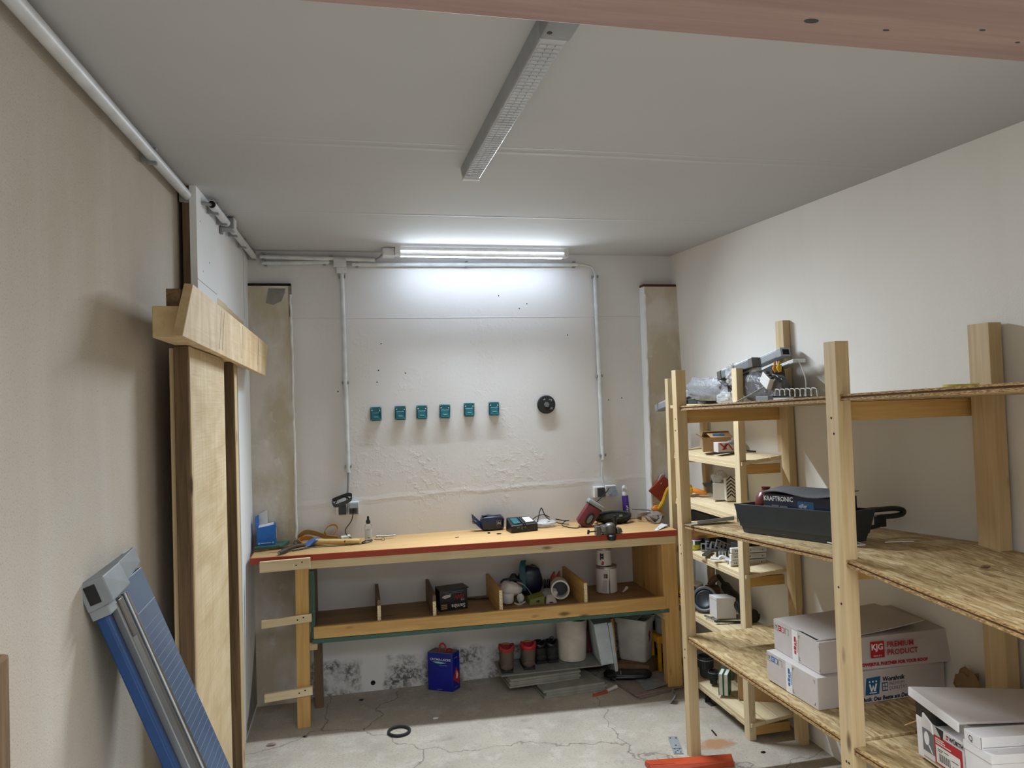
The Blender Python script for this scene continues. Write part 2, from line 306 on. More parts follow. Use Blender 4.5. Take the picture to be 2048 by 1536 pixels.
# ------------------------------------------------------------------ mesh builder
class B:
    def __init__(s, M_=None): s.v = []; s.f = []; s.mi = []; s.M = M_ or Matrix()
    def add(s, vs, fs, mi=0):
        k = len(s.v); s.v += [s.M @ Vector(p) for p in vs]
        for q in fs: s.f.append([k + i for i in q]); s.mi.append(mi)
        return s
    HF = [(0, 3, 2, 1), (4, 5, 6, 7), (0, 1, 5, 4), (1, 2, 6, 5), (2, 3, 7, 6), (3, 0, 4, 7)]
    def hexa(s, p, mi=0, mis=None):          # bottom 4 then top 4, same order
        k = len(s.v); s.v += [s.M @ Vector(q) for q in p]
        for i, q in enumerate(s.HF): s.f.append([k + j for j in q]); s.mi.append(mis[i] if mis else mi)
        return s
    def box(s, x0, x1, y0, y1, z0, z1, mi=0, mis=None):
        return s.hexa([(x0, y0, z0), (x1, y0, z0), (x1, y1, z0), (x0, y1, z0), (x0, y0, z1), (x1, y0, z1), (x1, y1, z1), (x0, y1, z1)], mi, mis)
    def cbox(s, c, d, e=(0, 0, 0), mi=0):
        m_ = Matrix.Translation(c) @ Euler(e).to_matrix().to_4x4(); a = [x / 2 for x in d]; o = s.M; s.M = o @ m_
        s.box(-a[0], a[0], -a[1], a[1], -a[2], a[2], mi); s.M = o; return s
    def slab(s, quad, t, mi=0):              # quad of top points, thickness down
        n = (Vector(quad[1]) - Vector(quad[0])).cross(Vector(quad[3]) - Vector(quad[0])).normalized() * t
        return s.hexa([Vector(q) - n for q in quad] + [Vector(q) for q in quad], mi)
    def prism(s, poly, vec, mi=0):
        n = len(poly); v = Vector(vec); vs = [Vector(p) for p in poly] + [Vector(p) + v for p in poly]
        fs = [list(range(n))[::-1], list(range(n, 2 * n))] + [[i, (i + 1) % n, n + (i + 1) % n, n + i] for i in range(n)]
        return s.add(vs, fs, mi)
    def tube(s, path, r, n=8, closed=False, mi=0, smooth_path=0):
        path = [Vector(p) for p in path]
        if smooth_path: path = catmull(path, smooth_path, closed)
        L = len(path); rs = r if isinstance(r, (list, tuple)) else [r] * L
        if len(rs) != L: rs = [rs[min(len(rs) - 1, int(i * len(rs) / L))] for i in range(L)]
        vs = []; fs = []; up = None
        for i, p in enumerate(path):
            a = path[(i - 1) % L] if (closed or i) else p; b = path[(i + 1) % L] if (closed or i < L - 1) else p
            t = (b - a).normalized() if (b - a).length > 1e-9 else Vector((0, 0, 1))
            if up is None: up = t.orthogonal().normalized()
            else:
                up = up - t * up.dot(t); up = up.normalized() if up.length > 1e-6 else t.orthogonal().normalized()
            w = t.cross(up)
            for j in range(n):
                q = 2 * math.pi * j / n; vs.append(p + (up * math.cos(q) + w * math.sin(q)) * rs[i])
        rng = L if closed else L - 1
        for i in range(rng):
            for j in range(n):
                k = (i + 1) % L; fs.append([i * n + j, i * n + (j + 1) % n, k * n + (j + 1) % n, k * n + j])
        if not closed: fs += [list(range(n))[::-1], [(L - 1) * n + j for j in range(n)]]
        return s.add(vs, fs, mi)
    def cyl(s, p0, p1, r, r1=None, n=20, mi=0): return s.tube([p0, p1], [r, r if r1 is None else r1], n, mi=mi)
    def rev(s, prof, c=(0, 0, 0), n=24, mi=0, sx=1, sy=1):   # profile (r,z) around z
        vs = []; fs = []; L = len(prof)
        for r, z in prof:
            for j in range(n):
                q = 2 * math.pi * j / n; vs.append((c[0] + max(r, 1e-5) * math.cos(q) * sx, c[1] + max(r, 1e-5) * math.sin(q) * sy, c[2] + z))
        for i in range(L - 1):
            for j in range(n): fs.append([i * n + j, i * n + (j + 1) % n, (i + 1) * n + (j + 1) % n, (i + 1) * n + j])
        fs += [list(range(n))[::-1], [(L - 1) * n + j for j in range(n)]]
        return s.add(vs, fs, mi)
    def blob(s, c, rad, amp=.15, freq=2.0, seed=0, nu=20, nv=12, flat=None, e=(0, 0, 0), mi=0, squareness=1.0):
        vs = []; fs = []; E = Euler(e).to_matrix()
        for i in range(nv + 1):
            th = math.pi * i / nv
            for j in range(nu):
                ph = 2 * math.pi * j / nu
                d = Vector((math.sin(th) * math.cos(ph), math.sin(th) * math.sin(ph), math.cos(th)))
                if squareness != 1: d = Vector([math.copysign(abs(x) ** squareness, x) for x in d])
                k = 1 + amp * mnoise.noise(d * freq + Vector((seed * 7.3, seed * 3.1, seed)))+ amp * .5 * mnoise.noise(d * freq * 2.7 + Vector((seed, seed * 5, 2)))
                p = E @ Vector((d.x * rad[0] * k, d.y * rad[1] * k, d.z * rad[2] * k)) + Vector(c)
                if flat is not None: p.z = max(p.z, flat)
                vs.append(p)
        for i in range(nv):
            for j in range(nu): fs.append([i * nu + j, i * nu + (j + 1) % nu, (i + 1) * nu + (j + 1) % nu, (i + 1) * nu + j])
        return s.add(vs, fs, mi)
    def ribbon(s, path, wid, t=.002, smooth_path=6, mi=0):   # flat strap: wid = vector across
        pts = catmull([Vector(p) for p in path], smooth_path); L = len(pts); vs = []; fs = []
        for i, p in enumerate(pts):
            a = pts[max(i - 1, 0)]; b = pts[min(i + 1, L - 1)]; tg = (b - a).normalized(); w = Vector(wid) if not callable(wid) else Vector(wid(i / (L - 1)))
            nn = tg.cross(w).normalized() * t
            vs += [p - w / 2 - nn / 2, p + w / 2 - nn / 2, p + w / 2 + nn / 2, p - w / 2 + nn / 2]
        for i in range(L - 1):
            for j in range(4): fs.append([i * 4 + j, i * 4 + (j + 1) % 4, (i + 1) * 4 + (j + 1) % 4, (i + 1) * 4 + j])
        fs += [[3, 2, 1, 0], [(L - 1) * 4 + j for j in range(4)]]
        return s.add(vs, fs, mi)
    def sheet(s, fn, nu, nv, t=.003, mi=0):
        top = [Vector(fn(i / nu, j / nv)) for j in range(nv + 1) for i in range(nu + 1)]
        w = nu + 1; k = len(top); n = (top[1] - top[0]).cross(top[w] - top[0]).normalized() * t
        vs = top + [p - n for p in top]; fs = []
        for j in range(nv):
            for i in range(nu):
                q = [j * w + i, j * w + i + 1, (j + 1) * w + i + 1, (j + 1) * w + i]; fs.append(q); fs.append([k + x for x in q[::-1]])
        edge = [i for i in range(nu)] + [j * w + nu for j in range(nv)] + [nv * w + nu - i for i in range(nu)] + [(nv - j) * w for j in range(nv)]
        for a, b in zip(edge, edge[1:] + edge[:1]): fs.append([b, a, k + a, k + b])
        return s.add(vs, fs, mi)

def catmull(p, n, closed=False):
    out = []; L = len(p)
    for i in range(L if closed else L - 1):
        g = (lambda k: p[k % L]) if closed else (lambda k: p[max(0, min(L - 1, k))])
        a, b, c, d = g(i - 1), g(i), g(i + 1), g(i + 2)
        for k in range(n):
            t = k / n; out.append(.5 * ((2 * b) + (c - a) * t + (2 * a - 5 * b + 4 * c - d) * t * t + (3 * b - a - 3 * c + d) * t ** 3))
    if not closed: out.append(p[-1].copy())
    return out

ORIG = {}
def thing(name, label, cat, loc=(0, 0, 0), group=None):
    o = bpy.data.objects.new(name, None); COL.objects.link(o); o.location = loc; o.empty_display_size = .05
    ORIG[o] = Vector(loc); return tag(o, label, cat, group)
def tag(o, label, cat, group=None):
    o['label'] = label; o['category'] = cat
    if group: o['group'] = group
    return o
def build(name, b, mats, parent=None, loc=None, smooth=False, bevel=0, kind=None, label=None):
    off = ORIG[parent] if parent is not None else (Vector(loc) if loc is not None else Vector())
    me = bpy.data.meshes.new(name); me.from_pydata([tuple(p - off) for p in b.v], [], b.f)
    if isinstance(mats, str): mats = [mats]
    for k in mats: me.materials.append(M[k])
    for p, mi in zip(me.polygons, b.mi): p.material_index = mi
    bm = bmesh.new(); bm.from_mesh(me); bmesh.ops.recalc_face_normals(bm, faces=bm.faces)
    if bevel:
        ed = [e for e in bm.edges if len(e.link_faces) == 2 and e.calc_face_angle(0) > .5]
        bmesh.ops.bevel(bm, geom=ed, offset=bevel, segments=2, profile=.5, affect='EDGES', clamp_overlap=True)
    if smooth:
        for fc in bm.faces: fc.smooth = True
        for e in bm.edges:
            if len(e.link_faces) == 2 and e.calc_face_angle(0) > .75: e.smooth = False
    bm.to_mesh(me); bm.free()
    o = bpy.data.objects.new(name, me); COL.objects.link(o)
    if parent is not None: o.parent = parent; ORIG[o] = ORIG[parent]
    else: o.location = off; ORIG[o] = off
    if kind: o['kind'] = kind
    if label: o['label'] = label
    return o
def struct(name, b, mats, parent=None, **kw):
    return build(name, b, mats, parent, kind='structure' if parent is None else None, **kw)
def single(name, b, mats, label, cat, loc, group=None, **kw):
    return tag(build(name, b, mats, None, loc, **kw), label, cat, group)
def frame(o, u, v):                 # matrix: local x along u, local y along v, local z the normal
    u = Vector(u).normalized(); v = Vector(v); v = (v - u * v.dot(u)).normalized(); w = u.cross(v)
    m_ = Matrix((u, v, w)).transposed().to_4x4(); m_.translation = o; return m_
def lettering(name, rows, fr, mat, parent, t=.0006):   # rows: (text, x, y, size[, shear, weight]); one object per line of text
    for row in rows:
        cu = bpy.data.curves.new('tmp', 'FONT'); cu.body = row[0]; cu.size = row[3]; cu.resolution_u = 2
        if len(row) > 4: cu.shear = row[4]
        if len(row) > 5: cu.offset = row[5]
        ob = bpy.data.objects.new('tmp', cu); COL.objects.link(ob); bpy.context.view_layer.update()
        me = bpy.data.meshes.new_from_object(ob.evaluated_get(bpy.context.evaluated_depsgraph_get()))
        b = B(fr); b.add([(p.co.x + row[1], p.co.y + row[2], t) for p in me.vertices], [list(p.vertices) for p in me.polygons])
        bpy.data.objects.remove(ob); bpy.data.curves.remove(cu); bpy.data.meshes.remove(me)
        o = build(name, b, mat, parent)
    return o
def rects(name, rs, fr, mat, parent, t=.0004):         # flat printed rectangles (x0,x1,y0,y1)
    b = B(fr)
    for q in rs: b.box(q[0], q[1], q[2], q[3], 0, t)
    return build(name, b, mat, parent)
def poly_print(name, pts, fr, mat, parent, t=.0005):
    b = B(fr); b.prism([(x, y, 0) for x, y in pts], (0, 0, t)); return build(name, b, mat, parent)

# ================================================================== the room
struct('floor', B().box(-.9, 2.4, -9, .12, -.12, 0), 'floor')
def cz(y): return 2.612 + .034 * y if y > -3.2 else 2.503
struct('ceiling', B().hexa([(-.9, -3.2, 2.503), (2.4, -3.2, 2.503), (2.4, .12, cz(.12)), (-.9, .12, cz(.12)), (-.9, -3.2, 2.7), (2.4, -3.2, 2.7), (2.4, .12, 2.75), (-.9, .12, 2.75)])
       .box(-.9, 2.4, -6.2, -3.2, 2.503, 2.7), 'ceiling')
wb = struct('wall_back', B().box(-.9, 2.4, 0, .12, 0, 2.7), 'wall_back')
b = B()
for x, z in ((.09, .048),): b.cyl((x, -.001, z), (x, .0, z), .014)
build('hole', b, 'dark_gap', wb)
for x, z in ((-.07, 1.78), (.19, 2.06), (.17, 1.9), (.16, 1.83), (.33, 1.88), (.92, 2.35), (1.1, 2.3), (1.05, 2.27), (1.36, 2.1), (1.62, 1.68), (1.71, 1.69)):
    build('plug_hole', B().cyl((x, -.0012, z), (x, 0, z), .004, n=8), 'dark_gap', wb)
wl = struct('wall_left', B().box(-.8, -.63, -6.2, 0, 0, 2.68), 'wall_left')
wr = struct('wall_right', B().hexa([(2.145, -6.2, 0), (2.3, -6.2, 0), (2.3, .12, 0), (2.145, .12, 0), (2.078, -6.2, 2.65), (2.3, -6.2, 2.65), (2.3, .12, 2.65), (2.078, .12, 2.65)]), 'wall_right')
struct('wall_front', B().box(-.9, 2.4, -6.3, -6.2, 2.1, 2.7).box(-.9, -.45, -6.3, -6.2, 0, 2.1).box(1.95, 2.4, -6.3, -6.2, 0, 2.1), 'wall_right')
# boarded recess of the left wall: board over the doorway, stub of wall beyond it
pn = struct('trim_1', B().box(-.585, -.56, -1.47, 0, 2.03, cz(-.7) - .01).box(-.8, -.56, -.50, 0, 0, 2.03), 'white_panel')
build('edge_batten', B().box(-.612, -.585, -1.465, -1.40, 0, 2.56), 'brown_z', pn, bevel=.001)
b = B()
for k, (y0, y1) in enumerate(((-1.04, -.8), (-.8, -.62), (-.62, -.43), (-.43, -.245))): build('lintel_block', B().box(-.562, -.5585 - .0005 * (k % 2), y0, y1, 2.083, 2.188 - .012 * k * .5), 'pale_y', pn)
build('board_joint', B().box(-.5602, -.5592, -.205, -.2, 2.19, 2.56).box(-.5602, -.5592, -1.47, -1.06, 2.20, 2.203), 'grey_plastic', pn)
for y, z in ((-1.40, 2.44), (-1.22, 2.31), (-1.36, 2.25)): build('screw', B().cyl((-.5605, y, z), (-.559, y, z), .004, n=8), 'grey_plastic', pn)
build('damp_stain', B().sheet(lambda a, c: (-.5594 , -.45 + a * .44, .02 + c * (.05 + .40 * a ** 1.5)), 8, 4, .0008), 'concrete', pn)

# flat pilasters on the back wall with an open joint above
def pilaster(name, x0, x1, bead_x, gap, dp):
    p = struct(name, B().box(x0, x1, -dp, .0, 0, 2.40), 'pilaster')
    build('open_joint', B().box(x0 - .004, x1, -dp + .006, 0, 2.40, 2.416), gap, p)
    pts = [Vector((bead_x + random.uniform(-.003, .003), -dp - .001 + random.uniform(-.003, .002), z / 20)) for z in range(0, 48)]
    build('corner_bead', B().tube(pts, .0065, 6), 'paper', p); return p
random.seed(3)
pl = pilaster('trim_2', -.56, -.322, -.322, 'dark_gap', .042)
pts = [(-.445, 2.385), (-.46, 2.30), (-.42, 2.29), (-.375, 2.312), (-.355, 2.36), (-.352, 2.385)]
build('bare_concrete', B().prism([(x, -.0445, z) for x, z in pts], (0, .003, 0)), 'concrete', pl)
build('chipped_edge', B().box(-.335, -.318, -.044, -.03, 2.22, 2.40), 'concrete', pl)
pr = pilaster('trim_3', 1.862, 2.10, 1.862, 'red_gap', .072)
build('lit_side_face', B().box(1.857, 1.862, -.072, 0, 0, 2.40), 'white_panel', pr)  # white put on this side for the strip light it catches

# roof beam
rb_ = tag(build('roof_beam', B().box(-.63, 2.10, -3.385, -3.17, 2.40, 2.56), 'beam_wood', None, (.7, -3.28, 2.40), bevel=.004), 'reddish planed timber beam with knots crossing under the ceiling at the top', 'beam')

for x_, y_, a_, b_ in ((.871, -3.254, .015, .008), (1.235, -3.277, .007, .003), (1.041, -3.246, .007, .003), (1.353, -3.245, .006, .003)):
    build('knot', B().prism([(x_ + a_ * math.cos(k * .524), y_ + b_ * math.sin(k * .524), 2.3994) for k in range(12)], (0, 0, .001)), 'dark_grey', rb_)

# ================================================================== lights on the ceiling
def batten(name, label, c, ax, ln, w, h, glow):
    t = thing(name, label, 'light', c)
    X = ax == 'x'; s = 1 if X else 0
    def bx(l0, l1, w0, w1, z0, z1): return B(Matrix.Translation(c)).box(*( (l0, l1, w0, w1, z0, z1) if X else (w0, w1, l0, l1, z0, z1)))
    build('housing', bx(-ln / 2, ln / 2, -w / 2, w / 2, -h * .5, 0), 'lamp_grey' if not glow else 'white', t, bevel=.003)
    d = build('diffuser', bx(-ln / 2 + .03, ln / 2 - .03, -w / 2 + .004, w / 2 - .004, -h, -h * .45), 'white', t, bevel=.002)
    if glow:      # prismatic lens: flat underside and a slanted face towards the room, both lit from inside
        l0, l1 = -ln / 2 + .035, ln / 2 - .035; A_ = Matrix.Translation(c)
        build('lens', B(A_).box(l0, l1, .004, .026, -h - .001, -h + .0005), 'led', d)
        build('front_lens', B(A_).hexa([(l0, -.001, -h - .001), (l1, -.001, -h - .001), (l1, .003, -h), (l0, .003, -h), (l0, -.033, -h + .024), (l1, -.033, -h + .024), (l1, -.028, -h + .026), (l0, -.028, -h + .026)]), 'led_front', d)
    for e in (-1, 1): build('end_cap', bx(*sorted((e * (ln / 2 - .032), e * ln / 2)), -w / 2 - .001, w / 2 + .001, -h * .98, 0), 'white' , t, bevel=.003)
    return t, bx
c = (.80, -.17, cz(-.17) + .002)
led, bx = batten('strip_light', 'lit white strip light along the ceiling above the back wall', c, 'x', 1.05, .062, .05, True)
c2 = (.447, -2.48, cz(-2.48) - .0)
t = thing('ceiling_light', 'unlit grey strip light with ribbed cover running across the ceiling', 'light', (c2[0], c2[1], c2[2] - .002))
sl = .034
MM = Matrix.Translation((c2[0], c2[1], c2[2])) @ Euler((math.atan(sl), 0, R(-.2))).to_matrix().to_4x4()
build('housing', B(MM).hexa([(-.03, -.64, -.035), (.03, -.64, -.035), (.03, .64, -.035), (-.03, .64, -.035), (-.036, -.64, 0), (.036, -.64, 0), (.036, .64, 0), (-.036, .64, 0)]), 'lamp_grey', t, bevel=.002)
dif = build('diffuser', B(MM).box(-.029, .029, -.60, .62, -.043, -.034), 'diffuser', t, bevel=.002)
b = B(MM)
for k in range(52):
    y = -.47 + k * .0206
    for xx in (-.018, 0, .018): b.box(xx - .0075, xx + .0075, y - .0045, y + .0045, -.0455, -.042)
rb = build('rib', b, 'diffuser', dif, kind='stuff')
build('end_cap', B(MM).box(-.031, .031, .62, .64, -.046, 0), 'white', t, bevel=.002)
build('connector_cover', B(MM).box(-.034, .034, -.66, -.50, -.047, 0), 'grey_plastic', t, bevel=.004)
build('inlet', B(MM).cyl((-.02, -.535, -.048), (-.02, -.535, -.04), .006, n=10), 'black', t)

# ================================================================== conduits and sockets
def conduit(label, path, r, clips, wall_dir, name='conduit', mat='white_paint', smooth=0, flat_end=True):
    t = thing(name, label, 'pipe', path[0])
    build('pipe', B().tube(path, r, 14, smooth_path=smooth), mat, t, smooth=True)
    for p in clips:
        p = Vector(p); w = Vector(wall_dir)
        d = (Vector(path[-1]) - Vector(path[0])).normalized(); sd = d.cross(w).normalized()
        b = B(frame(p, d, sd)); s_ = 1 if b.M.to_3x3().col[2].dot(w) > 0 else -1
        b.box(-.008, .008, -r * 1.35, r * 1.35, *sorted((s_ * r * .2, s_ * (r + .012))))
        b.box(-.008, .008, -r * 1.5, -r * 1.05, -r * .8, r * .8).box(-.008, .008, r * 1.05, r * 1.5, -r * .8, r * .8)
        build('clip', b, 'grey_plastic', t, bevel=.0015)
    return t
zc = lambda y: cz(y) - .040
conduit('long grey pipe clipped along the top of the rough left wall', [(-.592, -6.1, 2.455), (-.592, -3.2, zc(-3.2)), (-.592, -1.40, zc(-1.40))], .018, [(-.592, -3.6, 2.463), (-.592, -1.98, zc(-1.98)), (-.592, -1.46, zc(-1.46))], (-1, 0, 0))
conduit('short cut pipe above the near end of the white board', [(-.527, -1.33, zc(-1.33)), (-.527, -.97, zc(-.97))], .017, [(-.527, -1.25, zc(-1.25)), (-.527, -1.03, zc(-1.03))], (-1, 0, 0))
build('bore', B().cyl((-.527, -1.3312, zc(-1.33)), (-.527, -1.329, zc(-1.33)), .0145, n=14), 'dark_gap', [o for o in COL.objects if o.get('label', '').startswith('short cut pipe')][0])
conduit('pipe running over the white board to the back corner', [(-.523, -.82, zc(-.82)), (-.523, -.02, zc(-.02))], .017, [(-.523, -.76, zc(-.76)), (-.523, -.45, zc(-.45)), (-.523, -.06, zc(-.06))], (-1, 0, 0))
single('cable_jumper', B().tube([(-.592, -1.42, zc(-1.42)), (-.575, -1.37, zc(-1.37) - .003), (-.545, -1.36, zc(-1.36) - .004), (-.527, -1.31, zc(-1.31))], .007, 8, smooth_path=5), 'grey_plastic', 'short grey cable linking the two offset pipe ends on the left', 'cable', (-.592, -1.42, zc(-1.42)), smooth=True)
b = B().box(-.557, -.50, -.95, -.87, zc(-.9) - .022, zc(-.9) + .026)
t = single('junction_block', b, 'grey_plastic', 'grey junction block between pipe ends over the white board', 'junction box', (-.53, -.91, zc(-.9)), bevel=.003)
build('lid', B().box(-.505, -.497, -.94, -.875, zc(-.9) - .024, zc(-.9) + .03), 'white_paint', t, bevel=.001)
build('clip', B().box(-.557, -.545, -.965, -.94, zc(-.9) - .05, zc(-.9) - .02), 'grey_plastic', t, bevel=.002)
conduit('upper of two horizontal pipes at the back left corner', [(-.49, -.03, 2.572), (.165, -.03, 2.560)], .013, [(-.47, -.03, 2.572), (-.09, -.03, 2.565)], (0, 1, 0))
conduit('lower of two horizontal pipes at the back left corner', [(-.48, -.024, 2.535), (-.10, -.024, 2.545)], .012, [(-.46, -.024, 2.536), (-.13, -.024, 2.544)], (0, 1, 0))
conduit('long horizontal pipe on the back wall under the lit strip', [(.03, -.024, 2.533), (1.43, -.024, 2.546)], .013, [(.06, -.024, 2.533), (.72, -.024, 2.540), (1.41, -.024, 2.546)], (0, 1, 0))
conduit('left vertical pipe on the back wall', [(-.030, -.022, 2.50), (-.022, -.022, 1.30)], .0135, [(-.030, -.022, 2.46), (-.026, -.022, 1.83), (-.022, -.022, 1.335)], (0, 1, 0))
conduit('right vertical pipe on the back wall', [(1.548, -.022, 2.485), (1.562, -.022, 1.30)], .0135, [(1.548, -.022, 2.47), (1.556, -.022, 1.835), (1.562, -.022, 1.33)], (0, 1, 0))
t = thing('junction_box', 'square white junction box above the left vertical pipe', 'junction box', (-.04, -.02, 2.545))
build('body', B().box(-.077, -.003, -.048, 0, 2.515, 2.563), 'white_paint', t, bevel=.004)
for x0 in (-.105, .0): build('gland', B().cyl((x0, -.024, 2.543), (x0 + .028, -.024, 2.543), .011, n=12), 'grey_plastic', t, smooth=True)
build('down_gland', B().box(-.062, .0, -.035, 0, 2.478, 2.516), 'white_paint', t, bevel=.004)
t = thing('connection_box', 'small white connection box at the left end of the lit strip', 'junction box', (.245, -.09, 2.57))
build('body', B().box(.205, .275, -.19, -.10, 2.556, 2.604), 'white', t, bevel=.003)
build('lid', B().box(.208, .272, -.194, -.19, 2.56, 2.60), 'white_paint', t, bevel=.001)
single('feed_cable', B().tube([(.16, -.03, 2.560), (.19, -.05, 2.571), (.21, -.11, 2.585)], .005, 6, smooth_path=5), 'grey_plastic', 'thin grey cable from the upper pipe to the connection box', 'cable', (.16, -.03, 2.56), smooth=True)
single('pipe_bend_cable', B().tube([(1.42, -.024, 2.546), (1.47, -.024, 2.544), (1.525, -.024, 2.53), (1.547, -.022, 2.49), (1.548, -.022, 2.46)], .006, 8, smooth_path=6), 'white_paint', 'bent white cable joining the horizontal and right vertical pipes', 'cable', (1.42, -.024, 2.54), smooth=True)
single('socket_drop_cable', B().tube([(-.022, -.022, 1.31), (-.025, -.02, 1.22), (-.035, -.018, 1.12)], .006, 8, smooth_path=6), 'grey_plastic', 'grey cable dropping from the left vertical pipe to its sockets', 'cable', (-.022, -.022, 1.31), smooth=True)
single('socket_drop_cable', B().tube([(1.562, -.022, 1.31), (1.553, -.02, 1.22), (1.565, -.018, 1.12)], .005, 8, smooth_path=6), 'white_paint', 'white cable dropping from the right vertical pipe to its sockets', 'cable', (1.562, -.022, 1.31), smooth=True)

def socket(label, x0, x1, z0, z1, front, open_lid=False, plug=False):
    t = thing('wall_socket', label, 'socket', ((x0 + x1) / 2, 0, z0))
    build('housing', B().box(x0, x1, -.038, 0, z0, z1), 'white', t, bevel=.004)
    cx = (x0 + x1) / 2; w = (x1 - x0) / 2
    if plug:
        build('face', B().box(cx - w * .8, cx + w * .8, -.044, -.036, z0 + .003, z1 - .008), 'mid_grey', t, bevel=.003)
        build('lid', B().hexa([(cx - w * .75, -.06, z0 + .04), (cx + w * .75, -.06, z0 + .04), (cx + w * .75, -.042, z0 + .045), (cx - w * .75, -.042, z0 + .045), (cx - w * .75, -.052, z1 - .006), (cx + w * .75, -.052, z1 - .006), (cx + w * .75, -.04, z1 - .004), (cx - w * .75, -.04, z1 - .004)]), 'grey_plastic', t, bevel=.002)
    elif open_lid:
        build('lid', B().hexa([(cx - w * .62, -.075, z0 + .006), (cx + w * 1.0, -.075, z0 + .010), (cx + w * 1.0, -.068, z0 + .012), (cx - w * .62, -.068, z0 + .008), (cx - w * .85, -.044, z1 - .008), (cx + w * .75, -.044, z1 - .005), (cx + w * .75, -.037, z1 - .005), (cx - w * .85, -.037, z1 - .008)]), front, t, bevel=.002)
    else:
        build('lid', B().box(cx - w * .45 , cx + w * .92, -.046, -.036, z0 + .006, z1 - .006), front, t, bevel=.003)
        build('hinge', B().box(cx - w * .4, cx + w * .85, -.047, -.04, z0 + .002, z0 + .007), 'grey_plastic', t)
    return t
socket('left of the left socket pair, dark lid, headlamp strap on top', -.100, -.036, 1.052, 1.122, 'dark_grey')
socket('grey socket with black plug in it, left socket pair', -.030, .036, 1.052, 1.128, 'grey_plastic', plug=True)
socket('white socket with dark lid, left one of the right pair', 1.492, 1.562, 1.062, 1.132, 'dark_grey')
socket('white socket with lifted grey lid, right one of the right pair', 1.567, 1.640, 1.066, 1.137, 'mid_grey', open_lid=True)
t = thing('power_plug', 'black plug in the left socket pair with a thin cable', 'plug', (.003, -.06, 1.068))
build('body', B().box(-.018, .001, -.075, -.045, 1.066, 1.092).box(.003, .020, -.075, -.045, 1.066, 1.092), 'black', t, bevel=.003)
build('cord', B().tube([(.001, -.06, 1.068), (-.012, -.065, 1.02), (-.045, -.07, .975), (-.04, -.08, .945), (-.012, -.1, .925), (.01, -.12, .911), (.03, -.12, .912)], .0028, 6, smooth_path=6), 'black_rubber', t, smooth=True)
t = thing('headlamp_strap', 'dark elastic headlamp strap slung over the left socket', 'strap', (-.065, -.05, 1.12))
loop = [(-.118, -.05, 1.135), (-.10, -.075, 1.117), (-.06, -.08, 1.126), (-.015, -.075, 1.145), (-.005, -.06, 1.168), (-.03, -.045, 1.172), (-.075, -.04, 1.158), (-.112, -.045, 1.145), (-.118, -.05, 1.135)]
build('band', B().ribbon(loop, (0, -.004, .022), .003), 'dark_grey', t, smooth=True)
build('top_strap', B().ribbon([(-.10, -.078, 1.13), (-.085, -.06, 1.152), (-.055, -.045, 1.165), (-.02, -.055, 1.15)], (0, -.004, .010), .003), 'black_rubber', t, smooth=True)

# teal wall mounts and the round disc
sp = thing('tool_mount', 'leftmost teal plastic tool mount of the wall row', 'wall mount', (.148, 0, 1.639), 'teal tool mounts in a row on the back wall')
def mount(root, x, z, tilt):
    A = Matrix.Translation((x, 0, z)) @ Euler((0, tilt, 0)).to_matrix().to_4x4()
    build('back_plate', B(A).box(-.033, .033, -.010, -.0005, -.042, .042), 'teal', root, bevel=.003)
    h = build('holder', B(A).hexa([(-.026, -.030, -.036), (.026, -.030, -.036), (.026, -.009, -.036), (-.026, -.009, -.036), (-.026, -.016, .010), (.026, -.016, .010), (.026, -.009, .010), (-.026, -.009, .010)]), 'teal', root, bevel=.002)
    for xa in (-.028, .025): build('side_rail', B(A).box(xa, xa + .003, -.026, -.009, -.03, .02), 'teal', root)
    build('raised_mark', B(A).box(-.012, .012, -.0275, -.0255, -.02, -.0155), 'teal_lite', h)
    for xa, za in ((-.027, .008), (.014, .012)): build('raised_line', B(A).box(xa, xa + .013, -.0112, -.0098, za, za + .0018), 'teal_lite', root)
    for sx, sz, mt in ((-.023, .022, 'paper'), (.023, .022, 'paper'), (-.028, .036, 'steel'), (.028, .036, 'steel'), (-.028, -.037, 'steel'), (.028, -.037, 'steel')):
        build('screw', B(A).cyl((sx, -.0125, sz), (sx, -.0095, sz), .0035, n=8), mt, root)
mount(sp, .148, 1.639, 0)
names = ['second', 'third', 'fourth', 'fifth']
for k, (x, z, tl) in enumerate(((.293, 1.640, .02), (.422, 1.640, .02), (.562, 1.641, .04), (.712, 1.646, .03), (.868, 1.647, .02))):
    lab = f'{names[k]} teal plastic tool mount from the left in the wall row' if k < 4 else 'rightmost teal plastic tool mount of the wall row'
    r = sp.copy(); COL.objects.link(r); r.location = (x, 0, z); r.rotation_euler = (0, tl, 0); r['label'] = lab
    for ch in list(sp.children):
        q = ch.copy(); COL.objects.link(q); q.parent = r
        for g in ch.children: h = g.copy(); COL.objects.link(h); h.parent = q
t = thing('grinding_disc', 'round black disc hung on the back wall right of the teal mounts', 'disc', (1.202, 0, 1.663))
A = Matrix.Translation((1.202, 0, 1.663)) @ Euler((R(90), 0, 0)).to_matrix().to_4x4()
build('disc', B(A).rev([(.02, .002), (.055, .002), (.058, .006), (.058, .018), (.054, .022), (.02, .022)], n=36), 'black_rubber', t, smooth=True)
build('hub', B(A).rev([(.018, .02), (.017, .027), (.008, .027)], n=6), 'mid_grey', t)
for q in ((-.022, -.008, .028, .034), (-.014, -.01, .034, .04), (.015, .034, .03, .034), (.028, .034, .02, .03), (.02, .04, -.03, -.026), (.026, .038, -.022, -.018)): build('wear_mark', B(A).box(*q, .0221, .0226), 'grey_plastic', t)

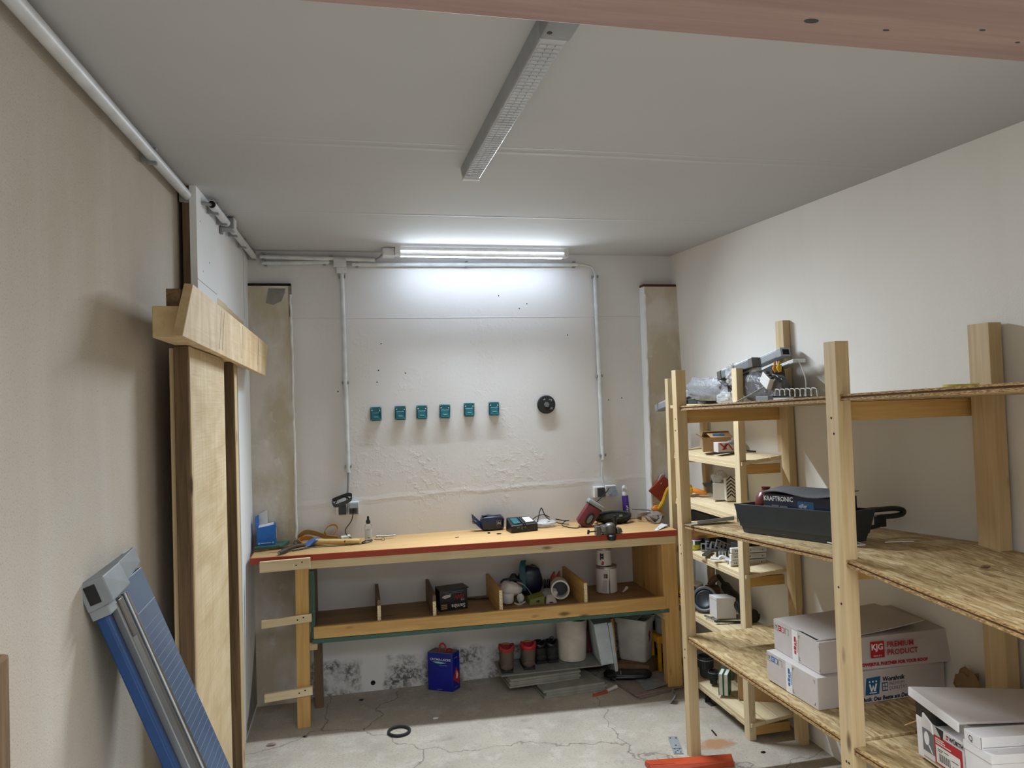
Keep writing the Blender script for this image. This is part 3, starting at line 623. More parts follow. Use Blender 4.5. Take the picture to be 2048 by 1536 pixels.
# ================================================================== timber doorway on the left
t = thing('timber_doorway', 'oak doorway boards with a heavy sawn header against the left wall', 'door frame', (-.53, -1.4, 0))
build('oak_slab', B().box(-.553, -.505, -1.90, -1.262, 0, 1.905), 'oak_fresh', t, bevel=.003)
build('aged_edge', B().box(-.552, -.509, -1.935, -1.90, 0, 1.905), 'old_z', t, bevel=.003)
build('edge_strip', B().box(-.568, -.553, -1.92, -1.5, 0, 1.90), 'pine_z', t, bevel=.001)
build('edge_strip', B().box(-.5085, -.5045, -1.925, -1.90, 0, 1.905), 'pine_z', t)
build('far_post', B().box(-.556, -.5065, -1.0, -.93, 0, 1.905), 'old_z', t, bevel=.003)
build('edge_strip', B().box(-.5065, -.5035, -1.0, -.93, 0, 1.905), 'pine_z', t)
build('lower_stub', B().box(-.549, -.475, -2.2, -.35, 1.908, 2.0), 'oak_fresh_y', t, bevel=.003)
build('upper_stub', B().box(-.513, -.475, -2.19, -.5, 2.0, 2.052), 'old_y', t, bevel=.002)
build('header', B().hexa([(-.475, -2.302, 1.905), (-.447, -2.302, 1.903), (-.447, -.279, 1.87), (-.475, -.279, 1.872), (-.472, -2.15, 2.074), (-.447, -2.147, 2.072), (-.447, -.117, 2.052), (-.472, -.117, 2.054)]), 'oak_fresh_y', t, bevel=.002)
for yy in (-1.72, -1.66, -1.18, -.62): build('saw_joint', B().hexa([(-.4472, yy, 1.91), (-.4464, yy, 1.91), (-.4464, yy + .004, 1.91), (-.4472, yy + .004, 1.91), (-.4472, yy + .06, 2.055), (-.4464, yy + .06, 2.055), (-.4464, yy + .063, 2.055), (-.4472, yy + .063, 2.055)]), 'brown_wood' if False else 'brown_y', t)
build('reveal_trim', B().box(-.60, -.562, -.53, -.50, 1.80, 2.0), 'pine_z', t)

# ================================================================== paper trimmer leaning on the left wall and board corner
def plane_pt(y, z): return (-.6 + .375 * (1.256 - z), y, z)
o_ = Vector((-.62, -2.53, 1.27)); dn = Vector((.375, .02, -1)).normalized(); nrm = Vector((1, 0, .375)).normalized()
A = Matrix((dn, Vector((0, 1, .02)), nrm)).transposed().to_4x4(); A.translation = o_   # x down the blade, y across, z out of the wall
t = thing('paper_trimmer', 'large blue and grey paper trimmer leaning upright on the left wall', 'paper cutter', (-.15, -2.35, 0))
L = 1.33
build('base_board', B(A).box(.03, L, .045, .362, -.012, .012), 'cutter_table', t, bevel=.003)
b = B(A)
for k in range(52): b.box(.17 + k * .0215, .1708 + k * .0215, .172, .355, .0118, .0123)
b.box(.125, .1275, .168, .36, .0118, .0126).box(.85, .853, .168, .36, .0118, .0128)
build('grid', b, 'cutter_line', t, kind='stuff')
build('blue_edge', B(A).box(.06, L, .004, .040, -.014, .012), 'cutter_blue', t, bevel=.004)
build('guide_rail', B(A).box(.05, L, .042, .098, .008, .030), 'alu', t, bevel=.004)
build('rail_groove', B(A).box(.05, L, .078, .090, .0295, .0305), 'dark_rail', t)
build('clamp_strip', B(A).box(.05, L, .100, .126, .012, .018), 'clear_plastic', t, bevel=.002)
build('chrome_rail', B(A).cyl((.05, .134, .022), (L, .134, .022), .009, n=14), 'steel', t, smooth=True)
build('dark_rail', B(A).box(.05, L, .144, .155, .010, .018), 'dark_rail', t)
build('bright_rail', B(A).box(.05, L, .155, .163, .010, .016), 'alu', t)
hd = build('head', B(A).hexa([(-.03, -.012, -.016), (.045, -.012, -.016), (.04, .14, -.014), (-.03, .14, -.014), (-.026, -.012, .046), (.040, -.012, .046), (.036, .14, .044), (-.028, .14, .040)]), 'alu_grey', t, bevel=.003)
build('head_wing', B(A).hexa([(-.03, .14, -.014), (.034, .14, -.014), (.020, .370, -.014), (-.03, .370, -.014), (-.028, .14, .038), (.034, .14, .030), (.018, .370, .013), (-.03, .370, .014)]), 'alu_grey', t, bevel=.002)
build('label_plate', B(A).box(-.0312, -.030, .29, .35, -.010, .008), 'white_paint', hd)
build('hollow', B(A).box(-.016, .030, -.0132, -.010, -.004, .022), 'black', hd)
build('slider', B(A).box(.05, .15, .050, .074, .029, .034), 'dark_rail', t, bevel=.002)
build('bracket', B(A).box(.04, .068, -.006, .052, -.017, .028), 'alu_grey', t, bevel=.003)
t = thing('wooden_post', 'brown wooden post with a knot at the bottom left edge', 'post', (-.53, -3.26, 0))
build('post', B().box(-.565, -.496, -3.29, -3.25, 0, 1.352), 'old_z', t, bevel=.006)
build('knot_hole', B().cyl((-.503, -3.2915, 1.325), (-.503, -3.289, 1.325), .006, n=10), 'dark_gap', t)

# ================================================================== workbench
BT = .905
def byf(x): return -.362 - (x + .53) * .060       # front edge line of the bench
def btz(x): return .903 + (x + .53) * .006
t = thing('workbench', 'long wooden workbench with red painted edge along the back wall', 'workbench', (.65, -.2, 0))
x0, x1 = -.535, 1.83
build('bench_top', B().hexa([(x0, byf(x0) + .004, btz(x0) - .03), (x1, byf(x1) + .004, btz(x1) - .03), (x1, 0, btz(x1) - .03), (x0, 0, btz(x0) - .03), (x0, byf(x0) + .004, btz(x0)), (x1, byf(x1) + .004, btz(x1)), (x1, 0, btz(x1)), (x0, 0, btz(x0))]), 'bench', t)
def strip(name, xa, xb, dy0, dy1, dz0, dz1, mt, bev=.001):
    return build(name, B().hexa([(xa, byf(xa) + dy0, btz(xa) + dz0), (xb, byf(xb) + dy0, btz(xb) + dz0), (xb, byf(xb) + dy1, btz(xb) + dz0), (xa, byf(xa) + dy1, btz(xa) + dz0), (xa, byf(xa) + dy0, btz(xa) + dz1), (xb, byf(xb) + dy0, btz(xb) + dz1), (xb, byf(xb) + dy1, btz(xb) + dz1), (xa, byf(xa) + dy1, btz(xa) + dz1)]), mt, t, bevel=bev)
strip('red_edge', x0 - .003, x1, -.002, .005, -.034, -.0005, 'red_edge')
strip('front_rail', -.26, x1 - .01, .002, .045, -.078, -.034, 'pale_x')
build('side_edge', B().box(x0 - .004, x0, byf(x0) + .003, 0, btz(x0) - .034, btz(x0)), 'red_edge', t)
build('leg', B().hexa([(-.315, -.402, 0), (-.247, -.402, 0), (-.247, -.355, 0), (-.315, -.355, 0), (-.308, -.40, .865), (-.240, -.40, .865), (-.240, -.355, .865), (-.308, -.355, .865)]), 'honey_z', t, bevel=.002)
build('leg', B().hexa([(1.745, -.50, 0), (1.835, -.50, 0), (1.835, -.44, 0), (1.745, -.44, 0), (1.732, -.495, .85), (1.822, -.495, .85), (1.822, -.44, .85), (1.732, -.44, .85)]), 'honey_z', t, bevel=.002)
build('leg', B().box(-.235, -.19, -.16, -.10, 0, .39), 'brown_z', t, bevel=.002)
build('leg', B().box(1.80, 1.83, -.032, -.002, 0, .44), 'brown_z', t, bevel=.002)
for za, zb, x_l, x_r, kd in ((.835, .892, -.484, -.228, 'pale_x'), (.545, .585, -.482, -.228, 'pale_x'), (.162, .205, -.475, -.232, 'pale_x')):
    dz = .014 if za < .8 else .004
    s_ = build('side_batten', B().hexa([(x_l, -.424, za), (x_r, -.424, za + dz), (x_r, -.404, za + dz), (x_l, -.404, za), (x_l, -.424, zb), (x_r, -.424, zb + dz), (x_r, -.404, zb + dz), (x_l, -.404, zb)]), kd, t, bevel=.002)
    for xx, zz in ((-.30, .4), (-.27, .65)): build('screw', B().cyl((xx, -.4248, za + (zb - za) * zz + dz), (xx, -.4238, za + (zb - za) * zz + dz), .004, n=8), 'dark_gap', s_)
# box shelf below
bs0, bs1 = -.222, 1.745
build('shelf_floor', B().hexa([(bs0, byf(bs0) + .02, .478), (bs1, byf(bs1) + .02, .49), (bs1, -.002, .49), (bs0, -.002, .478), (bs0, byf(bs0) + .02, .498), (bs1, byf(bs1) + .02, .51), (bs1, -.002, .51), (bs0, -.002, .498)]), 'shelf_board', t)
build('lower_rail', B().hexa([(bs0, byf(bs0) - .005, .455), (bs1, byf(bs1) - .005, .468), (bs1, byf(bs1) + .018, .468), (bs0, byf(bs0) + .018, .455), (bs0, byf(bs0) - .005, .518), (bs1, byf(bs1) - .005, .540), (bs1, byf(bs1) + .018, .540), (bs0, byf(bs0) + .018, .518)]), 'honey_x', t, bevel=.002)
build('green_edge', B().hexa([(bs0 - .01, byf(bs0) - .006, .430), (bs1 + .02, byf(bs1) - .006, .448), (bs1 + .02, -.002, .448), (bs0 - .01, -.002, .430), (bs0 - .01, byf(bs0) - .006, .453), (bs1 + .02, byf(bs1) - .006, .467), (bs1 + .02, -.002, .467), (bs0 - .01, -.002, .453)]), 'green_edge', t, bevel=.002)
build('side_panel', B().box(-.236, -.214, -.36, -.002, .453, .862), 'brown_z', t)
build('green_edge', B().box(-.236, -.212, -.374, -.36, .453, .815), 'green_edge', t, bevel=.002)
build('side_panel', B().box(1.745, 1.768, -.48, -.002, .467, .862), 'honey_z', t)
build('green_edge', B().box(1.744, 1.769, -.494, -.48, .467, .80), 'green_edge', t, bevel=.002)
build('bearer', B().box(-.25, -.205, -.36, -.05, .388, .430), 'pine_y', t, bevel=.003)
build('bearer', B().box(1.735, 1.79, -.49, -.05, .405, .447), 'pine_y', t, bevel=.003)
for xx, sh in ((.125, 0), (.425, 0), (.795, 0), (1.283, 0)):
    d = build('divider', B().box(xx - .009, xx + .009, byf(xx) + .025, -.003, .498 + xx * .006, .628 + xx * .012), 'brown_y' if xx < .5 else 'honey_y', t, bevel=.001)
    build('raw_edge', B().box(xx - .0092, xx + .0092, byf(xx) + .0235, byf(xx) + .026, .50 + xx * .006, .625 + xx * .012 if xx > .5 else .60), 'chip', d)

# ------------------------------------------------------------------ things on the bench, left to right
Z0 = lambda x: btz(x)
t = thing('glove_box', 'blue carton with white oval opening standing at the left bench end', 'box', (-.475, -.09, Z0(-.475) + .024))
gz = t.location.z
build('carton', B().hexa([(-.528, -.148, gz), (-.432, -.130, gz), (-.437, -.035, gz), (-.533, -.05, gz), (-.528, -.148, gz + .098), (-.432, -.130, gz + .110), (-.437, -.035, gz + .110), (-.533, -.05, gz + .10)]), 'blue_card', t, bevel=.001)
build('opening', B().hexa([(-.520, -.138, gz + .0985), (-.440, -.122, gz + .110), (-.445, -.05, gz + .111), (-.525, -.06, gz + .1005), (-.520, -.138, gz + .1005), (-.440, -.122, gz + .112), (-.445, -.05, gz + .113), (-.525, -.06, gz + .1025)]), 'paper', t)
build('flap', B().sheet(lambda a, c: (-.523 + a * .045, -.06 - a * .004, gz + .10 + c * .065 + a * c * .022), 3, 3, .002), 'paper', t)
build('flap', B().sheet(lambda a, c: (-.534 + a * .008, -.13 + a * .07, gz + .10 + c * .06), 2, 2, .002), 'blue_card', t)
fr = frame((-.4315, -.083, gz + .056), (-.004, .095, 0), (0, 0, 1))
b = B(fr)
b.prism([(-.02 * math.cos(k * .393), .03 * math.sin(k * .393), 0) for k in range(16)], (0, 0, .0012)); build('oval', b, 'paper', t)
poly_print('diamond', [(-.033, 0), (0, .048), (.033, 0), (0, -.048)], fr, 'navy', t, .0006)
fr = frame((-.528, -.1486, gz), (.096, .018, 0), (0, 0, 1))
rects('print_line', [(.022, .075, .0105, .014)], fr, 'paper', t); 
for xx in (.012, .086): poly_print('round_mark', [(xx + .006 * math.cos(k * .785), .012 + .006 * math.sin(k * .785)) for k in range(8)], fr, 'teal_lite', t)
t = thing('green_board', 'thin green board under the blue carton at the left bench end', 'board', (-.45, -.1, Z0(-.45)))
build('board', B().hexa([(-.536, -.19, gz - .0125), (-.39, -.17, gz - .0125), (-.36, -.03, gz - .0125), (-.536, -.02, gz - .0125), (-.536, -.19, gz - .001), (-.39, -.17, gz - .001), (-.36, -.03, gz - .001), (-.536, -.02, gz - .001)]), 'green_edge', t)
build('batten', B().hexa([(-.536, -.20, Z0(-.5)), (-.30, -.135, Z0(-.3)), (-.31, -.10, Z0(-.3)), (-.536, -.16, Z0(-.5)), (-.536, -.20, gz - .013), (-.30, -.135, gz - .013), (-.31, -.10, gz - .013), (-.536, -.16, gz - .013)]), 'brown_x', t)
z = Z0(-.3)
t = thing('folding_saw', 'folded saw with brown rubber grip and blue blade end at the front of the bench', 'saw', (-.33, -.25, z))
build('grip', B().tube([(-.392, -.352, z + .014), (-.375, -.32, z + .016), (-.345, -.26, z + .018), (-.315, -.215, z + .019), (-.265, -.185, z + .016)], [.010, .013, .011, .012, .010], 10, smooth_path=4), 'brown_rubber', t, smooth=True)
build('butt_ring', B().cyl((-.394, -.356, z + .014), (-.392, -.352, z + .014), .007, n=10), 'grey_plastic', t)
build('blade', B().prism([(-.275, -.20, z + .012), (-.245, -.195, z + .010), (-.215, -.17, z + .036), (-.20, -.15, z + .048), (-.215, -.15, z + .049), (-.25, -.165, z + .036)], (.0, .003, .001)), 'blue_tool', t)
t = thing('small_screwdriver', 'slim dark screwdriver lying beside the folding saw', 'screwdriver', (-.29, -.23, z))
build('shaft', B().tube([(-.33, -.26, z + .005), (-.285, -.235, z + .005), (-.24, -.215, z + .005)], [.005, .004, .002], 8), 'dark_grey', t, smooth=True)
build('tip', B().cyl((-.24, -.215, z + .005), (-.222, -.208, z + .005), .0015, n=6), 'dark_metal', t)
t = thing('webbing_strap', 'tan and ochre webbing strap heaped on the left of the bench', 'strap', (-.2, -.06, z))
build('olive_band', B().ribbon([(-.315, -.06, z + .012), (-.312, -.05, z + .04), (-.27, -.05, z + .066), (-.21, -.055, z + .055), (-.15, -.06, z + .03), (-.09, -.07, z + .02)], (0, -.016, .030), .003), 'tan', t, smooth=True)
build('ochre_band', B().ribbon([(-.29, -.09, z + .006), (-.31, -.06, z + .02), (-.28, -.05, z + .032), (-.23, -.06, z + .028), (-.205, -.09, z + .006)], (0, -.012, .026), .003), 'ochre', t, smooth=True)
build('loop_band', B().ribbon([(-.14, -.05, z + .03), (-.165, -.05, z + .06), (-.14, -.05, z + .093), (-.105, -.05, z + .098), (-.09, -.05, z + .07), (-.12, -.055, z + .035), (-.10, -.06, z + .02), (-.05, -.06, z + .012), (-.01, -.07, z + .004)], lambda q: (.004, -.022, .010), .003), 'ochre', t, smooth=True)
build('loop_edge', B().tube([(-.322, -.10, z + .004), (-.335, -.09, z + .015), (-.325, -.07, z + .025), (-.31, -.08, z + .012)], .003, 6, smooth_path=4), 'brown_rubber', t, smooth=True)
t = thing('hammer_handle', 'pale wooden axe handle with blue head lying on the bench', 'axe', (-.1, -.16, z))
build('handle', B().tube([(-.235, -.13, z + .022), (-.16, -.145, z + .022), (-.06, -.165, z + .019), (.0, -.18, z + .018), (.035, -.19, z + .017)], [.017, .015, .0145, .016, .015], 12, smooth_path=4), 'handle_wood', t, smooth=True)
build('head', B().hexa([(-.262, -.165, z + .001), (-.232, -.165, z + .004), (-.205, -.11, z + .008), (-.23, -.10, z + .006), (-.225, -.17, z + .028), (-.20, -.165, z + .034), (-.185, -.11, z + .042), (-.21, -.10, z + .04)]), 'blue_tool', t, bevel=.003)
build('knot', B().cyl((-.048, -.182, z + .02), (-.048, -.18, z + .02), .007, n=10), 'brown_rubber', t)
single('thin_cable', B().tube([(-.24, -.19, z + .003), (-.15, -.2, z + .003), (-.04, -.21, z + .003), (.02, -.205, z + .004), (.08, -.19, z + .008), (.105, -.17, z + .016), (.07, -.15, z + .012), (.045, -.17, z + .006), (.06, -.19, z + .004), (-.02, -.215, z + .004)], .0026, 6, smooth_path=6), 'black_rubber', 'thin black cable looped around the pale axe handle', 'cable', (0, -.2, z), smooth=True)
t = thing('adapter', 'small white adapter lying behind the axe handle on the bench', 'adapter', (-.04, -.09, z))
build('body', B().cbox((-.045, -.08, z + .025), (.055, .03, .022), (.1, -.1, .15)), 'white', t, bevel=.003)
build('stub', B().cbox((-.045, -.08, z + .007), (.03, .03, .014)), 'white', t, bevel=.002)
t = thing('cable_clip', 'grey cable end clip beside the spray bottle', 'clip', (.03, -.12, z))
build('body', B().cbox((.028, -.12, z + .006), (.024, .014, .011), (0, 0, .5)), 'mid_grey', t, bevel=.002)
build('lug', B().cbox((.012, -.126, z + .008), (.012, .008, .008), (0, .3, .5)), 'grey_plastic', t, bevel=.001)
t = thing('spray_bottle', 'clear spray bottle with a black pump and clear cap', 'bottle', (.083, -.146, Z0(.08)))
z = Z0(.08)
build('body', B().rev([(.018, 0), (.0205, .003), (.0205, .092), (.018, .099), (.011, .103), (.011, .107)], (.083, -.146, z), 24), 'clear_plastic', t, smooth=True)
build('label', B().rev([(.0209, .018), (.0209, .075)], (.083, -.146, z), 24), 'film_clear', t, smooth=True)
build('pump', B().rev([(.0125, .106), (.0125, .122), (.008, .127), (.0065, .133), (.0065, .146), (.005, .148)], (.083, -.146, z), 20), 'black', t, smooth=True)
fr = frame((.075, -.1672, z + .026), (1, 0, 0), (0, 0, 1)); rects('print', [(.002, .016, 0, .003), (0, .018, .045, .046), (.003, .014, .05, .051)], fr, 'ink', t)
t = thing('long_bolt', 'long shiny nail lying near the back wall on the bench', 'nail', (.18, -.02, Z0(.18)))
z = Z0(.18); build('shank', B().cyl((.134, -.03, z + .008), (.245, -.015, z + .004), .0035, n=10), 'steel', t, smooth=True); build('head', B().cyl((.131, -.0305, z + .008), (.135, -.03, z + .008), .009, n=14), 'steel', t, smooth=True)
t = thing('screw_eye', 'screw eye with a round ring lying in front of the long nail', 'screw', (.145, -.115, z))
build('shank', B().cyl((.116, -.105, z + .004), (.155, -.118, z + .004), .0025, n=8), 'cast', t, smooth=True)
build('ring', B(Matrix.Translation((.166, -.122, z + .006)) @ Euler((.5, 0, 0)).to_matrix().to_4x4()).tube([(.011 * math.cos(k * .524), .011 * math.sin(k * .524), 0) for k in range(12)], .0022, 6, True), 'cast', t, smooth=True)
for lab, x, y, rr_, nm in (('small black nut on the bench left of the charger', .783, -.17, .008, 'nut'), ('flat black ring washer on the bench front of the charger', .836, -.208, .015, 'washer'), ('tiny dark chip of wood on the middle of the bench', .585, -.22, .009, 'wood_chip')):
    z = Z0(x)
    if nm == 'wood_chip': single(nm, B().cbox((x, y, z + .002), (.022, .005, .003), (0, 0, .4)), 'dark_gap', lab, 'debris', (x, y, z))
    elif nm == 'nut': single(nm, B().rev([(.004, 0), (rr_, 0), (rr_, .007), (.004, .007)], (x, y, z), 6), 'black', lab, 'nut', (x, y, z))
    else: single(nm, B().rev([(.009, .0), (rr_, .0), (rr_, .003), (.009, .003), (.009, 0)], (x, y, z), 20), 'black', lab, 'washer', (x, y, z), smooth=True)
# navy foil pouch
z = Z0(.8)
t = thing('foil_pack', 'navy blue foil pack with white print against the back wall', 'pack', (.81, -.06, z))
build('pack', B(Matrix.Translation((.825, -.062, z + .044))).blob((0, 0, 0), (.072, .036, .044), .05, 3, 4, 28, 18, squareness=.45), 'navy', t, smooth=True)
b = B()
b.sheet(lambda a, c: (.755 - c * .055 + a * .004, -.09 + a * .05, z + .012 + c * (.055) + math.sin(a * 9) * .004 + a * .035), 8, 4, .002); build('open_end', b, 'navy', t, smooth=True)
build('contents', B().blob((.715, -.06, z + .055), (.013, .012, .012), .3, 4, 2, 10, 8), 'khaki', t, smooth=True)
build('top_fold', B().sheet(lambda a, c: (.763 + a * .12, -.085 + c * .045, z + .089 + .006 * math.sin(a * 11 + c * 4) - a * .006), 14, 4, .0015), 'navy', t, smooth=True)
fr = frame((.845, -.0998, z + .028), (1, 0, 0), (0, 0, 1))
rects('emblem_frame', [(0, .03, 0, .001), (0, .03, .033, .034), (0, .001, 0, .034), (.029, .03, 0, .034)], fr, 'grey_plastic', t)
b = B(fr); 
for q in ((.006, .024, .015, .0175), (.006, .0085, .008, .026), (.0215, .024, .008, .026), (.012, .018, .02, .022), (.010, .012, .022, .027)): b.box(q[0], q[1], q[2], q[3], 0, .0006)
build('emblem', b, 'paper', t)
# charger
z = Z0(1.0)
A = Matrix.Translation((.985, -.16, z)) @ Euler((0, 0, R(8))).to_matrix().to_4x4()
t = thing('battery_charger', 'black battery charger with teal slot on the bench beside the navy pack', 'charger', (.985, -.16, z))
build('body', B(A).hexa([(-.085, -.055, .0), (.085, -.055, .0), (.08, .06, .0), (-.08, .06, .0), (-.085, -.055, .042), (.085, -.055, .047), (.075, .06, .075), (-.075, .06, .078)]), 'black', t, bevel=.006)
build('slot', B(A).hexa([(-.062, -.035, .049), (-.018, -.035, .05), (-.018, .035, .068), (-.062, .035, .068), (-.062, -.035, .054), (-.018, -.035, .055), (-.018, .035, .0745), (-.062, .035, .0745)]), 'teal', t, bevel=.002)
for xx in (-.008, .004): build('guide_rail', B(A).hexa([(xx - .003, -.06, .046), (xx + .003, -.06, .046), (xx + .003, .04, .066), (xx - .003, .04, .066), (xx - .003, -.06, .056), (xx + .003, -.06, .056), (xx + .003, .04, .079), (xx - .003, .04, .079)]), 'dark_grey', t, bevel=.001)
build('label', B(A).hexa([(.018, -.03, .0536), (.07, -.03, .0545), (.065, .04, .0705), (.018, .04, .07), (.018, -.03, .0552), (.07, -.03, .056), (.065, .04, .073), (.018, .04, .0725)]), 'white_card', t)
fr = A @ frame((-.05, -.0556, .02), (1, 0, 0), (0, 0, 1)); rects('print', [(.0, .02, .012, .0135), (.0, .012, .008, .0095), (.03, .033, -.002, .016), (.05, .053, .005, .016)], fr, 'grey_plastic', t)
# clear bag with white pieces + black charger cable
z = Z0(1.13)
t = thing('plastic_bag', 'clear plastic bag of white fittings right of the charger', 'bag', (1.14, -.09, z))
build('film', B().blob((1.14, -.09, z + .022), (.075, .05, .024), .25, 3, 9, 24, 12, flat=z + .0005), 'film_clear', t, smooth=True)
for k, (dx, dy, dz) in enumerate(((-.03, 0, .016), (.01, -.015, .016), (.035, .01, .014), (0, .02, .022), (-.015, -.02, .012))): single('white_fitting', B().cbox((1.14 + dx, -.09 + dy, z + dz), (.03, .018, .014), (k, k * .5, k * 1.3)), 'white', ('leftmost', 'middle', 'rightmost', 'rear', 'front left')[k] + ' small white fitting inside the clear bag on the bench', 'fitting', (1.14 + dx, -.09 + dy, z), 'white fittings in the clear bag', bevel=.003)
single('charger_cable', B().tube([(1.07, -.13, z + .012), (1.10, -.11, z + .05), (1.118, -.09, z + .095), (1.132, -.08, z + .115), (1.142, -.08, z + .095), (1.16, -.075, z + .06), (1.20, -.07, z + .03), (1.25, -.075, z + .012), (1.30, -.1, z + .008)], .003, 6, smooth_path=7), 'black_rubber', 'black cable rising over the clear bag of white fittings', 'cable', (1.1, -.1, z), smooth=True)
single('short_cable', B().tube([(1.06, -.10, z + .045), (1.10, -.08, z + .065), (1.15, -.06, z + .07), (1.19, -.05, z + .05)], .003, 6, smooth_path=6), 'black_rubber', 'short arc of black cable behind the clear bag', 'cable', (1.1, -.08, z), smooth=True)
# belt grinder / maroon tool
z = Z0(1.4)
A = Matrix.Translation((1.362, -.19, z + .02)) @ Euler((0, R(34), R(-8))).to_matrix().to_4x4()
t = thing('bench_grinder', 'maroon electric tool head tilted above the bench vise', 'power tool', (1.36, -.19, z))
build('body', B(A).hexa([(-.045, -.035, -.005), (.045, -.035, -.005), (.045, .035, -.005), (-.045, .035, -.005), (-.042, -.034, .125), (.05, -.034, .125), (.05, .034, .125), (-.042, .034, .125)]).rev([(.01, -.018), (.036, -.012), (.045, .0)], (0, 0, 0), 20, sy=.75), 'maroon', t, bevel=.010, smooth=True)
build('head', B(A).box(-.052, .060, -.037, .037, .125, .152), 'grey_plastic', t, bevel=.009, smooth=True)
build('collar', B(A).box(-.044, .052, -.035, .035, .118, .126), 'black', t, bevel=.002)
b = B(A); b.prism([(.012 + .024 * math.cos(k * .314), -.0352, .045 + .042 * math.sin(k * .314)) for k in range(20)], (0, -.003, 0)); pz = build('badge', b, 'black', t)
b = B(A); b.prism([(.012 + .012 * math.cos(k * .314), -.0385, .045 + .028 * math.sin(k * .314)) for k in range(20)], (0, -.0012, 0)); build('badge_face', b, 'mid_grey', pz)
b = B(A)
for xx, zz in ((-.035, .11), (-.035, .01), (.042, .10)): b.cyl((xx, -.0362, zz), (xx, -.0352, zz), .003, n=8)
build('screw', b, 'black', t)
build('cord', B().tube([(1.335, -.2, z + .012), (1.325, -.22, z + .004), (1.30, -.23, z + .004), (1.27, -.19, z + .004), (1.24, -.15, z + .012), (1.27, -.12, z + .03), (1.30, -.10, z + .028), (1.26, -.08, z + .03), (1.22, -.08, z + .04)], .003, 6, smooth_path=7), 'black_rubber', t, smooth=True)
build('plug_cord', B().tube([(1.425, -.17, z + .12), (1.47, -.14, z + .14), (1.54, -.09, z + .175), (1.58, -.07, z + .21)], .003, 6, smooth_path=6), 'black_rubber', t, smooth=True)
# vise clamp at the front edge
z = Z0(1.45); yf = byf(1.43)
t = thing('bench_vise', 'small grey cast metal vise clamped at the front edge of the bench', 'vise', (1.43, yf + .02, z))
build('base', B().box(1.385, 1.455, yf - .015, yf + .05, z + .001, z + .05), 'cast', t, bevel=.006)
build('fixed_jaw', B().box(1.345, 1.372, yf - .012, yf + .03, z - .006, z + .05), 'cast', t, bevel=.003)
build('guide_bar', B().box(1.37, 1.39, yf - .005, yf + .02, z + .012, z + .038), 'cast', t, bevel=.002)
build('insert', B().box(1.374, 1.398, yf - .017, yf - .012, z + .020, z + .045), 'steel', t, bevel=.002)
build('swivel_body', B().rev([(.03, .0), (.034, .01), (.034, .045), (.026, .058), (.012, .062)], (1.435, yf + .01, z + .002), 20), 'cast', t, smooth=True)
build('clamp_screw', B().rev([(.022, -.03), (.025, -.022), (.025, -.004), (.018, .002)], (1.432, yf - .018, z), 18), 'black', t, smooth=True)
build('handle', B().cyl((1.30, yf - .002, z + .022), (1.345, yf - .002, z + .024), .004, n=8).cyl((1.297, yf - .002, z + .01), (1.301, yf - .002, z + .034), .007, n=8), 'black', t, smooth=True)
build('side_jaw', B().hexa([(1.465, yf - .02, z + .004), (1.50, yf - .02, z + .01), (1.50, yf + .03, z + .01), (1.465, yf + .03, z + .004), (1.465, yf - .02, z + .03), (1.49, yf - .02, z + .036), (1.49, yf + .03, z + .036), (1.465, yf + .03, z + .03)]), 'cast', t, bevel=.003)
build('spindle', B().cyl((1.46, yf + .0, z + .045), (1.46, yf + .0, z + .105), .010, n=12), 'black', t, smooth=True)
# black coil
t = thing('tool_belt', 'black leather belt bundle coiled behind the vise on the bench', 'belt', (1.57, -.13, z))
build('coil', B().tube([(1.57 + .115 * math.cos(k * .449), -.13 + .07 * math.sin(k * .449), z + .042 + .012 * math.sin(k * .449 + .5)) for k in range(14)], .013, 8, True), 'black_rubber', t, smooth=True)
build('pouch', B().blob((1.575, -.15, z + .022), (.095, .055, .024), .35, 3, 5, 24, 12, flat=z + .0005), 'black', t, smooth=True)
build('top_band', B().ribbon([(1.46, -.16, z + .03), (1.50, -.20, z + .05), (1.56, -.20, z + .056), (1.63, -.19, z + .05), (1.68, -.15, z + .04)], (0, .006, .028), .004), 'dark_grey', t, smooth=True)
build('buckle', B().cbox((1.60, -.203, z + .055), (.022, .006, .014)), 'steel', t, bevel=.001)
# purple bottle
z = Z0(1.7)
t = thing('foam_can', 'slim purple bottle with a white nozzle cap at the right of the bench', 'bottle', (1.702, -.045, z))
A = Matrix.Translation((1.702, -.045, z)) @ Euler((0, R(-3.5), 0)).to_matrix().to_4x4()
build('body', B(A).rev([(.0195, 0), (.0225, .003), (.0205, .145), (.019, .152), (.012, .155)], n=20), 'purple', t, smooth=True)
build('cap', B(A).rev([(.017, .154), (.0165, .176), (.013, .180)], n=16), 'white', t, smooth=True)
build('nozzle', B(A).tube([(-.004, 0, .17), (-.006, 0, .19), (-.004, -.006, .202), (.004, -.014, .207)], [.011, .012, .016, .016], 12), 'white', t, smooth=True)
b = B(A)
for k in range(7): b.box(-.006 + (k % 2) * .003, .004 + (k % 3) * .002, -.0228, -.019, .018 + k * .011, .024 + k * .011)
build('print', b, 'paper', t)
